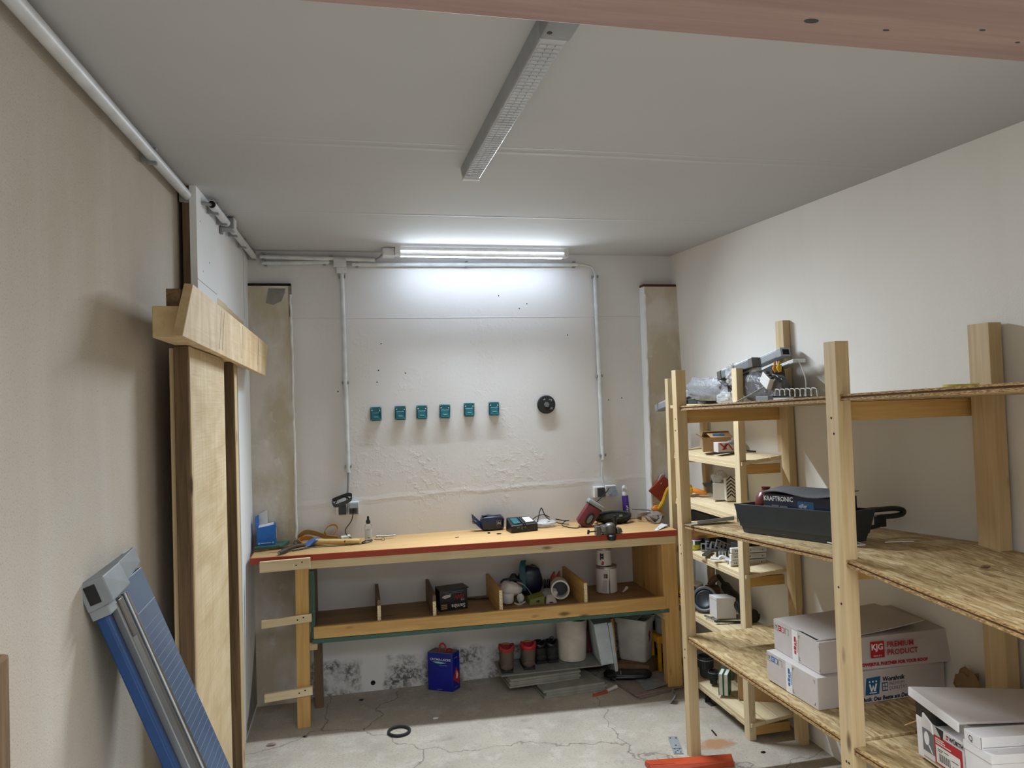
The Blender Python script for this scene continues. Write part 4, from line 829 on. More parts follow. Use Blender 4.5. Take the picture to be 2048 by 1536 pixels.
# grey webbing bundle
t = thing('webbing_bundle', 'grey webbing harness bundle at the right end of the bench', 'strap', (1.80, -.2, z))
build('loop', B().ribbon([(1.765, -.13, z + .015), (1.73, -.14, z + .03), (1.745, -.17, z + .045), (1.80, -.18, z + .045), (1.83, -.19, z + .02), (1.80, -.21, z + .003)], (0, -.005, .024), .004), 'grey_cloth', t, smooth=True)
build('bundle', B().blob((1.835, -.17, z + .03), (.055, .06, .030), .3, 3, 7, 22, 12, flat=z + .001), 'grey_cloth', t, smooth=True)
build('strap_tail', B().ribbon([(1.765, -.22, z + .045), (1.775, -.25, z + .02), (1.80, -.265, z + .004), (1.83, -.25, z + .012), (1.855, -.22, z + .04)], (.01, -.024, .0), .004), 'grey_cloth', t, smooth=True)
build('thin_strap', B().tube([(1.715, -.10, z + .07), (1.77, -.11, z + .066), (1.82, -.13, z + .062), (1.86, -.17, z + .04)], .004, 6, smooth_path=5), 'mid_grey', t, smooth=True)
t = thing('steel_ruler', 'pale metal blade lying over the front right corner of the bench', 'ruler', (1.78, -.40, z))
build('blade', B().hexa([(1.70, -.475, z + .001), (1.712, -.49, z + .001), (1.82, -.40, z + .012), (1.81, -.33, z + .012), (1.70, -.475, z + .0025), (1.712, -.49, z + .0025), (1.82, -.40, z + .0135), (1.81, -.33, z + .0135)]), 'white_paint', t)
build('slot', B().hexa([(1.722, -.462, z + .0036), (1.727, -.466, z + .0036), (1.748, -.443, z + .0065), (1.744, -.436, z + .0065), (1.722, -.462, z + .0042), (1.727, -.466, z + .0042), (1.748, -.443, z + .0071), (1.744, -.436, z + .0071)]), 'dark_gap', t)
# red pouch hanging at the right pilaster
t = thing('red_tool_pouch', 'red tool pouch with shears hanging on the right pilaster', 'pouch', (1.93, -.075, 1.12))
fr = frame((1.938, -.076, 1.125), (.75, 0, -.66), (.66, 0, .75))
build('pouch', B(fr).hexa([(-.055, -.09, 0), (.055, -.09, 0), (.045, .045, 0), (-.045, .045, 0), (-.055, -.09, .012), (.055, -.09, .012), (.045, .045, .03), (-.045, .045, .03)]), 'red_cloth', t, bevel=.004)
fr2 = frame((1.862, -.058, 1.165), (.75, 0, -.66), (.66, 0, .75))
b = B(frame((1.903, -.085, 1.15), (.66, 0, -.75), (-.4, 0, .9)))
b.tube([(.0, .0, .006), (-.012, .03, .006), (-.012, .055, .006), (.0, .06, .006), (.006, .04, .006)], .006, 8, smooth_path=4).tube([(.02, .0, .01), (.014, .03, .01), (.016, .05, .01), (.028, .052, .01), (.028, .03, .01)], .006, 8, smooth_path=4)
build('shears', b, 'zinc', t, smooth=True)
t = thing('yellow_glove', 'yellow and orange strap hanging beside the red pouch', 'strap', (1.92, -.08, z))
build('cord', B().tube([(2.0, -.13, 1.10), (1.965, -.12, 1.11), (1.94, -.12, 1.08), (1.925, -.12, 1.04), (1.905, -.115, 1.0), (1.89, -.11, .98)], [.011, .012, .011, .012, .014, .010], 8, smooth_path=5), 'yellow_cloth', t, smooth=True)
build('palm', B().blob((1.885, -.09, z + .06), (.034, .02, .026), .25, 3, 2, 16, 10), 'orange', t, smooth=True)
build('cuff', B().blob((1.905, -.09, z + .022), (.026, .016, .022), .2, 3, 8, 14, 8, flat=z + .0005), 'yellow_cloth', t, smooth=True)

# ------------------------------------------------------------------ things on the shelf below the bench top
zs = lambda x: .498 + (x - bs0) * .0061
z = zs(.55)
t = thing('jar_carton', 'black carton with upside down lettering on the lower bench shelf', 'box', (.54, -.2, z))
A = Matrix.Translation((.545, -.205, z)) @ Euler((0, 0, R(7))).to_matrix().to_4x4()
build('carton', B(A).box(-.082, .082, -.05, .06, 0, .118), 'black', t, bevel=.001)
build('lid_flap', B(A).hexa([(-.085, -.052, .117), (.088, -.052, .119), (.085, .062, .119), (-.083, .062, .117), (-.085, -.052, .1195), (.09, -.056, .124), (.085, .062, .1215), (-.083, .062, .1195)]), 'black', t)
fr = A @ frame((.07, -.0502, .036), (-1, 0, 0), (0, 0, -1))
fr.col[2] = -fr.col[2] if fr.to_3x3().col[2].dot(Vector((0, -1, 0))) < 0 else fr.col[2]
lettering('lettering', [('Samba', .002, .002, .032, 0, .0006)], fr, 'paper', t)
lettering('small_lettering', [('100', .004, -.026, .016)], fr, 'grey_card', t)
b = B(fr); b.tube([(.012, -.05, .0006), (.02, -.022, .0006), (.028, -.052, .0006), (.034, -.03, .0006), (.042, -.05, .0006), (.05, -.026, .0006), (.056, -.046, .0006), (.064, -.03, .0006)], .0022, 5, smooth_path=4); build('red_scribble', b, 'red_ink', t)
fr3 = A @ frame((-.08, -.0502, .008), (1, 0, 0), (0, 0, 1))
rects('gold_panel', [(.006, .04, .004, .010), (.006, .04, .014, .020), (.006, .04, .024, .030)], fr3, 'gold', t)
rects('print_line', [(.02, .14, .098, .1), (.03, .13, .09, .092)], fr3, 'grey_print', t)
poly_print('picture', [(.01, .07), (.03, .062), (.06, .07), (.065, .083), (.04, .084), (.02, .08)], fr3, 'grey_card', t)
single('metal_rod', B().cyl((.64, -.06, z + .006), (.80, -.10, z + .008), .005, n=8), 'dark_metal', 'dark rod lying on the lower bench shelf right of the black carton', 'rod', (.7, -.08, z), smooth=True)
z = zs(.95)
t = thing('dust_mask', 'crumpled white mask heaped left in the bench shelf compartment', 'mask', (.9, -.22, z))
build('shell', B().blob((.895, -.22, z + .085), (.068, .055, .040), .18, 2.2, 3, 24, 14, e=(0, .2, 0)), 'white_card', t, smooth=True)
build('cup', B().rev([(.028, 0), (.034, .01), (.036, .05), (.030, .058)], (.868, -.255, z + .012), 18), 'white_card', t, smooth=True)
build('filter', B().blob((.945, -.25, z + .03), (.022, .02, .028), .3, 3, 6, 14, 10), 'white', t, smooth=True)
build('flap', B().sheet(lambda a, c: (.935 + a * .075, -.26 + c * .05, z + .12 - a * a * .07), 6, 3, .002), 'grey_card', t, smooth=True)
build('strap', B().ribbon([(.90, -.28, z + .015), (.93, -.285, z + .005), (.97, -.27, z + .014)], (0, -.004, .010), .002), 'white', t, smooth=True)
build('visor_rim', B().ribbon([(.84, -.19, z + .115), (.87, -.16, z + .125), (.93, -.17, z + .125), (.97, -.2, z + .115)], (0, .0, .012), .003), 'dark_grey', t, smooth=True)
t = thing('welding_pouch', 'dark blue rounded pouch with a teal strap on the bench shelf', 'pouch', (1.03, -.09, z))
build('pouch', B().blob((1.045, -.085, z + .09), (.075, .05, .092), .1, 2, 11, 24, 16, flat=z + .0005, squareness=.8), 'navy', t, smooth=True)
build('strap', B().ribbon([(.985, -.15, z + .045), (.985, -.145, z + .12), (.99, -.125, z + .19), (1.005, -.10, z + .215)], (.036, .004, 0), .005), 'teal', t, smooth=True)
build('side_lobe', B().blob((.945, -.075, z + .10), (.028, .025, .035), .2, 3, 3, 14, 10), 'dark_grey', t, smooth=True)
t = thing('olive_case', 'olive green plastic case low in the bench shelf compartment', 'case', (1.04, -.27, z))
build('case', B().hexa([(.985, -.31, z), (1.075, -.31, z), (1.075, -.21, z), (.985, -.21, z), (.99, -.30, z + .03), (1.08, -.30, z + .045), (1.08, -.22, z + .055), (.99, -.22, z + .035)]), 'olive', t, bevel=.004)
build('latch', B().cbox((1.035, -.3095, z + .02), (.018, .006, .01)), 'dark_grey', t)
t = thing('respirator', 'pale respirator half mask lying beside the white tube', 'mask', (1.115, -.29, z))
build('shell', B().hexa([(1.08, -.32, z), (1.15, -.32, z), (1.145, -.27, z), (1.085, -.27, z), (1.085, -.315, z + .03), (1.145, -.318, z + .022), (1.135, -.28, z + .048), (1.095, -.28, z + .05)]), 'grey_card', t, bevel=.008, smooth=True)
build('vent', B().cbox((1.112, -.321, z + .010), (.02, .004, .005)), 'dark_grey', t)
build('grey_bag', B().blob((1.12, -.22, z + .03), (.06, .05, .034), .25, 3, 12, 20, 10, flat=z + .0005), 'grey_plastic', t, smooth=True)
t = thing('white_tube', 'white cylindrical tub lying open end forward by the right divider', 'tub', (1.22, -.24, z))
A = Matrix.Translation((1.205, -.17, z + .058)) @ Euler((R(84), R(8), R(-14))).to_matrix().to_4x4()
build('shell', B(A).rev([(.015, -.09), (.04, -.085), (.052, -.06), (.055, .0), (.055, .13), (.046, .13), (.044, .02), (.01, .0)], n=28), 'white_card', t, smooth=True)
build('dark_inside', B(A).rev([(.0, .05), (.0445, .05), (.0445, .055), (.0, .055)], n=24), 'slate', t)
build('lug', B().cbox((1.15, -.25, z + .05), (.03, .06, .03), (.2, .4, 0)), 'white_card', t, bevel=.006)
for k, dx in enumerate((0, .034)): single('red_pad', B().hexa([(1.175 + dx, -.13, z), (1.205 + dx, -.13, z), (1.205 + dx, -.08, z), (1.175 + dx, -.08, z), (1.17 + dx, -.12, z + .10), (1.195 + dx, -.12, z + .14), (1.195 + dx, -.09, z + .14), (1.17 + dx, -.09, z + .10)]), 'red_cloth', ('left', 'right')[k] + ' one of two red pads leaning by the right shelf divider', 'pad', (1.19 + dx, -.1, z), 'red pads on the lower bench shelf', bevel=.008, smooth=True)
for k, dx in enumerate((0, .022)):
    lab = ('left', 'right')[k] + ' one of two short black pegs behind the pale respirator'
    single('peg', B().rev([(.009, 0), (.009, .085), (.006, .092)], (1.135 + dx, -.10, z), 10), 'black', lab, 'peg', (1.135 + dx, -.10, z), 'black pegs on the lower bench shelf', smooth=True)
def paint_can(t, x, y, z, r, h, label_c, flecks=True):
    build('can', B().rev([(r * .97, 0), (r, .004), (r, h - .006), (r * 1.03, h - .004), (r * 1.03, h), (r * .9, h), (r * .88, h - .008), (0, h - .008)], (x, y, z), 28), 'tin', t, smooth=True)
    build('label', B().rev([(r * 1.008, h * .06), (r * 1.008, h * .92)], (x, y, z), 28), label_c, t, smooth=True)
z = zs(1.5)
t = thing('paint_can', 'large white paint can on the right of the bench shelf', 'paint can', (1.50, -.19, z)); paint_can(t, 1.50, -.19, z, .064, .165, 'white_card')
fr = frame((1.463, -.2495, z), (.95, -.3, 0), (0, 0, 1))
b = B(fr); [b.box(*q, -.004, .0012) for q in ((.0, .006, .10, .125), (.009, .022, .10, .125), (.012, .019, .105, .119))]; build('emblem', b, 'insul_liner', t)
fr = frame((1.452, -.2395, z), (.75, -.65, 0), (0, 0, 1)); b = B(fr); b.prism([(.0, .02, -.001), (.03, .02, -.001), (.034, .09, -.001), (.012, .085, -.001)], (0, 0, .0025)); build('silver_patch', b, 'grey_card', t)
build('drip', B().box(1.492, 1.499, -.2555, -.252, z + .005, z + .15), 'chrome', t, bevel=.001)
zt = z + .165
t = thing('paint_can', 'smaller white paint can stacked on the large one', 'paint can', (1.487, -.19, zt)); paint_can(t, 1.487, -.19, zt, .046, .105, 'white_card')
fr = frame((1.452, -.2225, zt), (.85, -.5, 0), (0, 0, 1)); b = B(fr); [b.box(*q, -.004, .0015) for q in ((.0, .022, .05, .06), (.0, .022, .066, .076), (.0, .008, .04, .08), (.014, .022, .045, .08))]; build('black_print', b, 'ink', t)
b = B(fr); b.prism([(.006, .012, -.002), (.02, .01, -.002), (.024, .03, -.002), (.012, .035, -.002)], (0, 0, .0036)); build('red_mark', b, 'red_ink', t)
t = thing('paint_brush', 'small pale brush handle lying right of the paint cans', 'brush', (1.60, -.22, z))
build('handle', B().tube([(1.572, -.26, z + .008), (1.60, -.235, z + .016), (1.62, -.215, z + .024)], [.005, .007, .010], 8, smooth_path=3), 'paper', t, smooth=True)
build('ferrule', B().cyl((1.565, -.266, z + .006), (1.574, -.258, z + .009), .006, n=8), 'steel', t, smooth=True)

# ================================================================== on the floor
t = thing('paint_canister', 'royal blue rectangular canister with red handle on the floor under the bench', 'canister', (.5, -.1, 0))
c0, c1, c2, c3 = (.406, -.081), (.545, -.160), (.597, -.105), (.458, -.02)
build('tin', B().hexa([(*c0, 0), (*c1, 0), (*c2, 0), (*c3, 0), (*c0, .222), (*c1, .222), (*c2, .222), (*c3, .222)]), 'royal', t, bevel=.006)
def ins(p, k): cx_, cy_ = .5015, -.0915; return (cx_ + (p[0] - cx_) * k, cy_ + (p[1] - cy_) * k)
b = B(); b.hexa([(*ins(p, .96), .221) for p in (c0, c1, c2, c3)] + [(*ins(p, .96), .2255) for p in (c0, c1, c2, c3)]); build('tin_lid', b, 'cast', t)
build('cap', B().rev([(.016, 0), (.016, .012), (.012, .014)], (.535, -.11, .225), 16), 'red_dull', t, smooth=True)
build('handle', B().tube([(.478, -.10, .225), (.482, -.10, .262), (.498, -.106, .272), (.512, -.11, .255), (.51, -.11, .228)], .0055, 8, smooth_path=4), 'red', t, smooth=True)
fr = frame((c0[0], c0[1], 0), (c1[0] - c0[0], c1[1] - c0[1], 0), (0, 0, 1))
lettering('lettering', [('CROMA LACKE', .018, .178, .019, 0, .0003)], fr, 'paper', t)
poly_print('swoosh', [(.03, .170), (.07, .173), (.12, .166), (.09, .160), (.06, .162)], fr, 'teal_lite', t); rects('small_print', [(.075, .125, .150, .153), (.06, .09, .01, .012)], fr, 'grey_plastic', t)
fr = frame((c1[0], c1[1], 0), (c2[0] - c1[0], c2[1] - c1[1], 0), (0, 0, 1))
dm = poly_print('hazard_diamond', [(.002, .075), (.036, .137), (.072, .08), (.06, .03)], fr, 'red', t)
b = B(fr); b.prism([(.034, .07, .0006), (.046, .07, .0006), (.05, .09, .0006), (.042, .115, .0006), (.036, .095, .0006)], (0, 0, .0005)); build('flame', b, 'paper', dm)
rects('print', [(.02, .05, .19, .194), (.02, .045, .02, .023)], fr, 'grey_plastic', t)
single('rubber_ring', B(Matrix.Translation((.2035, -.598, .008))).tube([(.054 * math.cos(k * .2618), .054 * math.sin(k * .2618), 0) for k in range(24)], .0075, 10, True), 'black_rubber', 'black rubber ring lying alone on the open floor', 'ring', (.2035, -.598, 0), smooth=True)
# board stacks
brd = 'grey boards stacked under the bench'
for k in range(3):
    dx = (.0, .012, -.004)[k]
    single('grey_board', B().slab([(1.03 + dx, -.41, .016 * (k + 1)), (1.405 + dx, -.385, .016 * (k + 1)), (1.33 + dx, -.06, .016 * (k + 1)), (1.0 + dx, -.08, .016 * (k + 1))], .0155), 'grey_board', ('lowest', 'middle', 'topmost')[k] + ' of the three grey boards lying flat low on the floor under the stack', 'board', (1.2, -.24, .016 * k), brd, bevel=.002)
for k in range(2):
    z = .048 + .024 * k
    b = B()
    b.hexa([(.848, -.322, z), (1.275, -.300, z), (1.265, -.10, z), (.838, -.12, z), (.848, -.322, z + .010), (1.275, -.300, z + .010), (1.265, -.10, z + .010), (.838, -.12, z + .010)])
    b.hexa([(.856, -.316, z + .010), (1.285, -.294, z + .010), (1.265, -.10, z + .010), (.838, -.12, z + .010), (.856, -.316, z + .0235), (1.285, -.294, z + .0235), (1.265, -.10, z + .0235), (.838, -.12, z + .0235)])
    single('grey_board', b, 'grey_board', ('lower', 'upper')[k] + ' of two grooved grey boards under the shoes', 'board', (1.06, -.2, z), brd, bevel=.0015)
ZB = .103
single('grey_board', B().slab([(.815, -.262, ZB), (1.435, -.268, ZB), (1.50, -.02, ZB), (.82, -.015, ZB)], .007), 'grey_board', 'wide thin grey board carrying the shoes and the white roll', 'board', (1.15, -.14, ZB - .007), brd)
def boot(x, y, rot, collar, body, lab, h=.145, high=True, name='work_boot', grp=None):
    t = thing(name, lab, 'shoe', (x, y, ZB), grp)
    A = Matrix.Translation((x, y, ZB)) @ Euler((0, 0, rot)).to_matrix().to_4x4() @ Matrix.Diagonal((1.25, 1.12, 1, 1))     # heel at -y (towards the camera), toe at +y
    so = B(A); so.prism([(-.026, -.035, 0), (.026, -.035, 0), (.033, .04, 0), (.036, .10, 0), (.02, .135, 0), (-.02, .135, 0), (-.036, .10, 0), (-.033, .04, 0)], (0, 0, .016)); build('sole', so, 'black_rubber', t, bevel=.003)
    rings = [(-.030, .030, -.033, .125, .016), (-.034, .034, -.036, .125, .035), (-.033, .033, -.036, .09, .055), (-.034, .034, -.034, .055, .08), (-.035, .035, -.034, .042, h - .03)] if high else [(-.030, .030, -.033, .125, .016), (-.034, .034, -.036, .122, .035), (-.033, .033, -.036, .08, .052), (-.031, .031, -.033, .045, .072), (-.028, .028, -.03, .035, h - .03)]
    b = B(A); n = 20; vs = []; fs = []
    for (xa, xb, ya, yb, z) in rings:
        for j in range(n):
            q = 2 * math.pi * j / n; vs.append(((xa + xb) / 2 + (xb - xa) / 2 * math.copysign(abs(math.cos(q)) ** .8, math.cos(q)), (ya + yb) / 2 + (yb - ya) / 2 * math.copysign(abs(math.sin(q)) ** .8, math.sin(q)), z))
    for i in range(len(rings) - 1):
        for j in range(n): fs.append([i * n + j, i * n + (j + 1) % n, (i + 1) * n + (j + 1) % n, (i + 1) * n + j])
    b.add(vs, fs); build('upper', b, body, t, smooth=True)
    b = B(A); zz = h - .031; prof = []; vs = []; fs = []
    ya, yb = (-.036, .044) if high else (-.031, .036)
    for (k, z, dy) in ((1.0, zz, 0), (1.1, zz + .012, 0), (1.1, h - .006, 1), (1.0, h, 1), (.82, h - .004, 1), (.75, zz - .02, 0)):
        for j in range(n):
            q = 2 * math.pi * j / n; lift = .010 * math.cos(2 * q) * dy
            vs.append((.035 * k * math.cos(q) * (1 if high else .85), (ya + yb) / 2 + (yb - ya) / 2 * k * math.sin(q), z + lift))
    for i in range(5):
        for j in range(n): fs.append([i * n + j, i * n + (j + 1) % n, (i + 1) * n + (j + 1) % n, (i + 1) * n + j])
    fs.append([5 * n + j for j in range(n)]); b.add(vs, fs); build('collar', b, collar, t, smooth=True)
    build('heel_cap', B(A).blob((0, -.028, .035), (.028, .012, .022), .05, 2, 1, 14, 8), 'black_rubber' if not high else body, t, smooth=True)
    b = B(A)
    for k in range(3): b.tube([(-.022, .06 + k * .02, .062 - k * .010), (0, .062 + k * .02, .070 - k * .010), (.022, .06 + k * .02, .062 - k * .010)], .003, 6, smooth_path=3)
    build('laces', b, 'brown_rubber' if high else 'black', t, smooth=True)
    tongue = B(A).sheet(lambda a, c: (-.018 + .036 * a, .030 + .012 * (1 - c) + .01 * math.sin(a * 3.14), zz - .012 + c * .045), 4, 3, .004); build('tongue', tongue, 'tan' if high else 'black', t, smooth=True)
    return t
boot(.862, -.20, R(-8), 'red_dull', 'boot', 'taupe work boot with a red collar, left one of the pair', .150)
boot(.998, -.185, R(-6), 'red', 'boot', 'taupe work boot with a red collar, right one of the pair', .146)
boot(1.086, -.11, R(4), 'black', 'black_rubber', 'black shoe beside the red collared boots, left of its pair', .12, False, 'black_shoe')
t = boot(1.158, -.115, R(2), 'black', 'black_rubber', 'black shoe beside the white roll, right of its pair', .12, False, 'black_shoe')
build('pull_loop', B().tube([(1.15, -.11, ZB + .10), (1.145, -.115, ZB + .135), (1.168, -.115, ZB + .145), (1.172, -.115, ZB + .12)], .004, 6, smooth_path=4), 'black', t, smooth=True)
t = thing('foam_roll', 'tall white bucket shaped roll under the right half of the bench', 'roll', (1.29, -.105, ZB))
b = B(Matrix.Translation((1.292, -.105, ZB)))
prof = [(.078, 0), (.086, .006), (.088, .03), (.090, .10), (.093, .18), (.096, .235), (.098, .250), (.092, .252), (.086, .235), (.05, .232)]
vs = []; fs = []; n = 30
for i, (r_, z_) in enumerate(prof):
    for j in range(n):
        q = 2 * math.pi * j / n; k = 1 + .03 * mnoise.noise(Vector((math.cos(q) * 1.5, math.sin(q) * 1.5, z_ * 12))); vs.append((r_ * k * math.cos(q), r_ * k * math.sin(q), z_ + (.008 * math.sin(q * 2) if z_ > .22 else 0)))
for i in range(len(prof) - 1):
    for j in range(n): fs.append([i * n + j, i * n + (j + 1) % n, (i + 1) * n + (j + 1) % n, (i + 1) * n + j])
fs.append([j for j in range(n)][::-1]); b.add(vs, fs); build('roll', b, 'wool', t, smooth=True)
build('inner_core', B().rev([(.0, .228), (.088, .228), (.088, .236), (.0, .236)], (1.292, -.105, ZB), 26), 'insul_liner', t, smooth=True)
build('core_hole', B().rev([(.0, .2355), (.03, .2355), (.03, .238), (.0, .238)], (1.30, -.115, ZB), 18), 'dark_gap', t)
for k, (xa, xb, lab) in enumerate(((1.405, 1.492, 'thick white polystyrene slab leaning left under the bench'), (1.497, 1.522, 'thin white polystyrene slab leaning right of the thick one'))):
    single('foam_slab', B().hexa([(xa + .012, -.285, .105 if k == 0 else .02), (xb + .008, -.275, .105 if k == 0 else .02), (xb + .035, -.06, .105 if k == 0 else .02), (xa + .03, -.07, .105 if k == 0 else .02), (xa - .022, -.265, .345), (xb - .020, -.257, .347), (xb + .006, -.05, .347), (xa + .002, -.06, .345)]), 'poly', lab, 'slab', (xa, -.2, .0), bevel=.003)
single('wine_box', B().box(1.365, 1.50, -.05, -.004, .0, .385), 'wine', 'wine red box standing behind the white slabs', 'box', (1.43, -.03, 0), bevel=.003)
single('orange_board', B().hexa([(1.533, -.235, .025), (1.543, -.235, .025), (1.560, -.05, .025), (1.550, -.05, .025), (1.506, -.22, .352), (1.524, -.22, .352), (1.545, -.05, .352), (1.53, -.05, .352)]), 'ochre', 'orange brown board between the white slabs and the grey bin', 'board', (1.54, -.1, 0.02), bevel=.001)
# bin
single('pallet_board', B().slab([(1.54, -.20, .075), (1.72, -.285, .075), (1.86, -.16, .075), (1.72, -.005, .075)], .073), 'brown_x', 'dark plank block under the grey bin', 'board', (1.7, -.15, 0))
t = thing('waste_bin', 'grey plastic bin with a lip and a dark red sticker under the bench', 'bin', (1.69, -.14, .075))
A = Matrix.Translation((1.69, -.142, .076)) @ Euler((0, 0, R(-44))).to_matrix().to_4x4()
def rr_ring(w, d, z, r_=.02, n=5):
    out = []
    for sx, sy, a0 in ((1, 1, 0), (-1, 1, 90), (-1, -1, 180), (1, -1, 270)):
        for k in range(n):
            q = R(a0 + 90 * k / (n - 1)); out.append((sx * (w - r_) + r_ * math.cos(q), sy * (d - r_) + r_ * math.sin(q), z))
    return out
rings = [rr_ring(.085, .058, 0), rr_ring(.088, .061, .006), rr_ring(.100, .072, .225), rr_ring(.108, .080, .228), rr_ring(.109, .081, .256), rr_ring(.101, .073, .258), rr_ring(.098, .070, .225), rr_ring(.084, .056, .012)]
n = len(rings[0]); b = B(A); vs = [p for q in rings for p in q]; fs = []
for i in range(len(rings) - 1):
    for j in range(n): fs.append([i * n + j, i * n + (j + 1) % n, (i + 1) * n + (j + 1) % n, (i + 1) * n + j])
fs += [list(range(n))[::-1], [(len(rings) - 1) * n + j for j in range(n)]]
b.add(vs, fs); build('tub', b, 'bin', t, smooth=True)
build('inner_lid', B(A).slab([(-.098, -.070, .246), (.03, -.070, .246), (.03, .070, .255), (-.098, .070, .255)], .006), 'bin', t, bevel=.002)
fr = A @ frame((.094, -.03, .11), (0, 1, 0), (.06, 0, 1))
b = B(fr); b.prism([(.015, .0, .001), (.03, .02, .001), (.024, .04, .001), (.036, .06, .001), (.02, .075, .001), (.006, .05, .001), (.016, .03, .001)], (0, 0, .003)); build('sticker', b, 'red_dull', t)
b = B(fr); b.prism([(.022, .01, .003), (.032, .03, .003), (.028, .052, .003), (.018, .04, .003)], (0, 0, .002)); build('sticker_black', b, 'black', t)  # black shape inside the mark on the sticker
single('dark_board', B().hexa([(1.80, -.085, 0), (1.92, -.085, 0), (1.92, -.055, 0), (1.80, -.055, 0), (1.79, -.06, .36), (1.92, -.06, .36), (1.92, -.036, .36), (1.79, -.036, .36)]), 'dark_gap', 'dark board standing against the wall behind the grey bin', 'board', (1.83, -.04, 0))
t = thing('step_stool', 'small yellow stool behind the right bench leg', 'stool', (1.86, -.19, 0))
build('seat', B().box(1.795, 1.945, -.25, -.11, .182, .225), 'yellow_paint', t, bevel=.004)
for xx, yy in ((1.81, -.235), (1.93, -.235), (1.81, -.125), (1.93, -.125)): build('leg', B().box(xx - .01, xx + .01, yy - .01, yy + .01, 0, .183), 'yellow_paint', t, bevel=.002)
single('grey_tub', B().rev([(.045, 0), (.05, .004), (.055, .10), (.058, .104), (.05, .105)], (1.868, -.18, .226), 22), 'grey_plastic', 'grey tub standing on the yellow stool', 'tub', (1.868, -.18, .226), smooth=True)
for k, (dz, rot) in enumerate(((.007, 0), (.014, .06), (.021, -.05))):
    A = Matrix.Translation((1.665, -.40, dz)) @ Euler((0, 0, R(10) + rot)).to_matrix().to_4x4()
    single('brown_sheet', B(A).slab([(-.16, -.14, 0), (.16, -.13, 0), (.15, .14, 0), (-.16, .13, 0)], .006), 'brown_sheet', ('lowest', 'middle', 'topmost')[k] + ' of three thin brown sheets lying on the floor before the bin', 'sheet', (1.665, -.4, dz - .006), 'thin brown sheets before the bin', bevel=.001)
random.seed(5)
single('plastic_film', B().sheet(lambda a, c: (1.60 + a * .24, -.52 + a * .05 + c * .17, .023 + .012 * abs(mnoise.noise(Vector((a * 4, c * 4, 1)))) + .02 * a * (1 - c)), 16, 10, .001), 'film_grey', 'crumpled translucent film over the front corner of the brown sheets', 'film', (1.72, -.44, .02), smooth=True)
t = thing('black_bag', 'flat black bag lying between the brown sheets and the bin', 'bag', (1.58, -.29, .022))
A = Matrix.Translation((1.575, -.30, .042)) @ Euler((0, 0, R(-14))).to_matrix().to_4x4()
build('bag', B(A).blob((0, 0, 0), (.140, .055, .016), .2, 3, 4, 24, 12, squareness=.5), 'black', t, smooth=True)
build('tie', B(A).ribbon([(-.05, -.055, -.006), (-.045, -.035, .015), (-.04, .01, .018), (-.035, .045, .008)], (.005, 0, 0), .002), 'grey_plastic', t)
t = thing('red_brush', 'dusty red brush with a pale handle lying on the floor before the boards', 'brush', (1.38, -.43, 0))
build('handle', B().tube([(1.40, -.425, .012), (1.44, -.405, .014), (1.468, -.392, .016)], [.008, .009, .012], 8), 'grey_card', t, smooth=True)
build('body', B().hexa([(1.30, -.46, 0), (1.40, -.435, 0), (1.40, -.415, 0), (1.31, -.435, 0), (1.30, -.455, .010), (1.40, -.433, .016), (1.40, -.417, .016), (1.31, -.44, .010)]), 'red_cloth', t, bevel=.002)
# brackets
def plate(b, w, l, holes, t=.0025):
    b.box(-w / 2, w / 2, 0, l, 0, t, 0)
    for x, y in holes: b.cyl((x, y, t), (x, y, t + .0006), .0045, n=10, mi=1)
    return b
HO = [(-.012, .012), (.012, .012), (0, .028), (-.012, .044), (.012, .044)]
t = thing('angle_bracket', 'steel angle bracket lying tent-like on the floor by the bench leg', 'bracket', (1.70, -.61, 0))
build('plate', plate(B(frame((1.69, -.645, .001), (.55, .83, 0), (.45, -.1, .62))), .055, .045, HO[:3]), ['zinc', 'dark_gap'], t)
build('plate', plate(B(frame((1.745, -.60, .001), (.55, .83, 0), (-.38, .12, .62))), .055, .045, HO[:3]), ['zinc', 'dark_gap'], t)
t = thing('angle_bracket', 'upright steel angle bracket behind the front rack post', 'bracket', (1.805, -.76, 0))
build('plate', plate(B(frame((1.795, -.74, .0), (.85, -.4, 0), (0, 0, 1))), .02, .10, [(0, .02), (0, .08)]), ['zinc', 'dark_gap'], t)
build('foot', plate(B(frame((1.795, -.74, .0015), (.85, -.4, 0), (-.4, -.85, 0))), .02, .04, [(0, .02)]), ['zinc', 'dark_gap'], t)
t = thing('angle_bracket', 'dark perforated angle bracket standing under the low rack shelf', 'bracket', (1.89, -.745, 0))
build('plate', plate(B(frame((1.885, -.70, .0), (.8, .1, 0), (0, .0, 1))), .036, .062, HO), ['cast', 'dark_gap'], t)
build('foot', plate(B(frame((1.885, -.70, .0015), (.9, .1, 0), (.3, -.9, 0))), .036, .062, HO), ['cast', 'dark_gap'], t)
t = thing('joist_plate', 'pale galvanised bracket plate lying flat left of the front rack post', 'bracket', (1.51, -1.13, 0))
fr = frame((1.475, -1.205, .002), (.94, -.25, 0), (.42, .9, 0))
build('plate', plate(B(fr), .046, .115, HO + [(-.012, .09), (.012, .09)]), ['zinc', 'dark_gap'], t, bevel=.0)
build('step', plate(B(fr @ Matrix.Translation((0, .045, .0026))), .046, .125, [(-.014, .105), (.014, .105), (0, .03)]), ['zinc', 'dark_gap'], t)
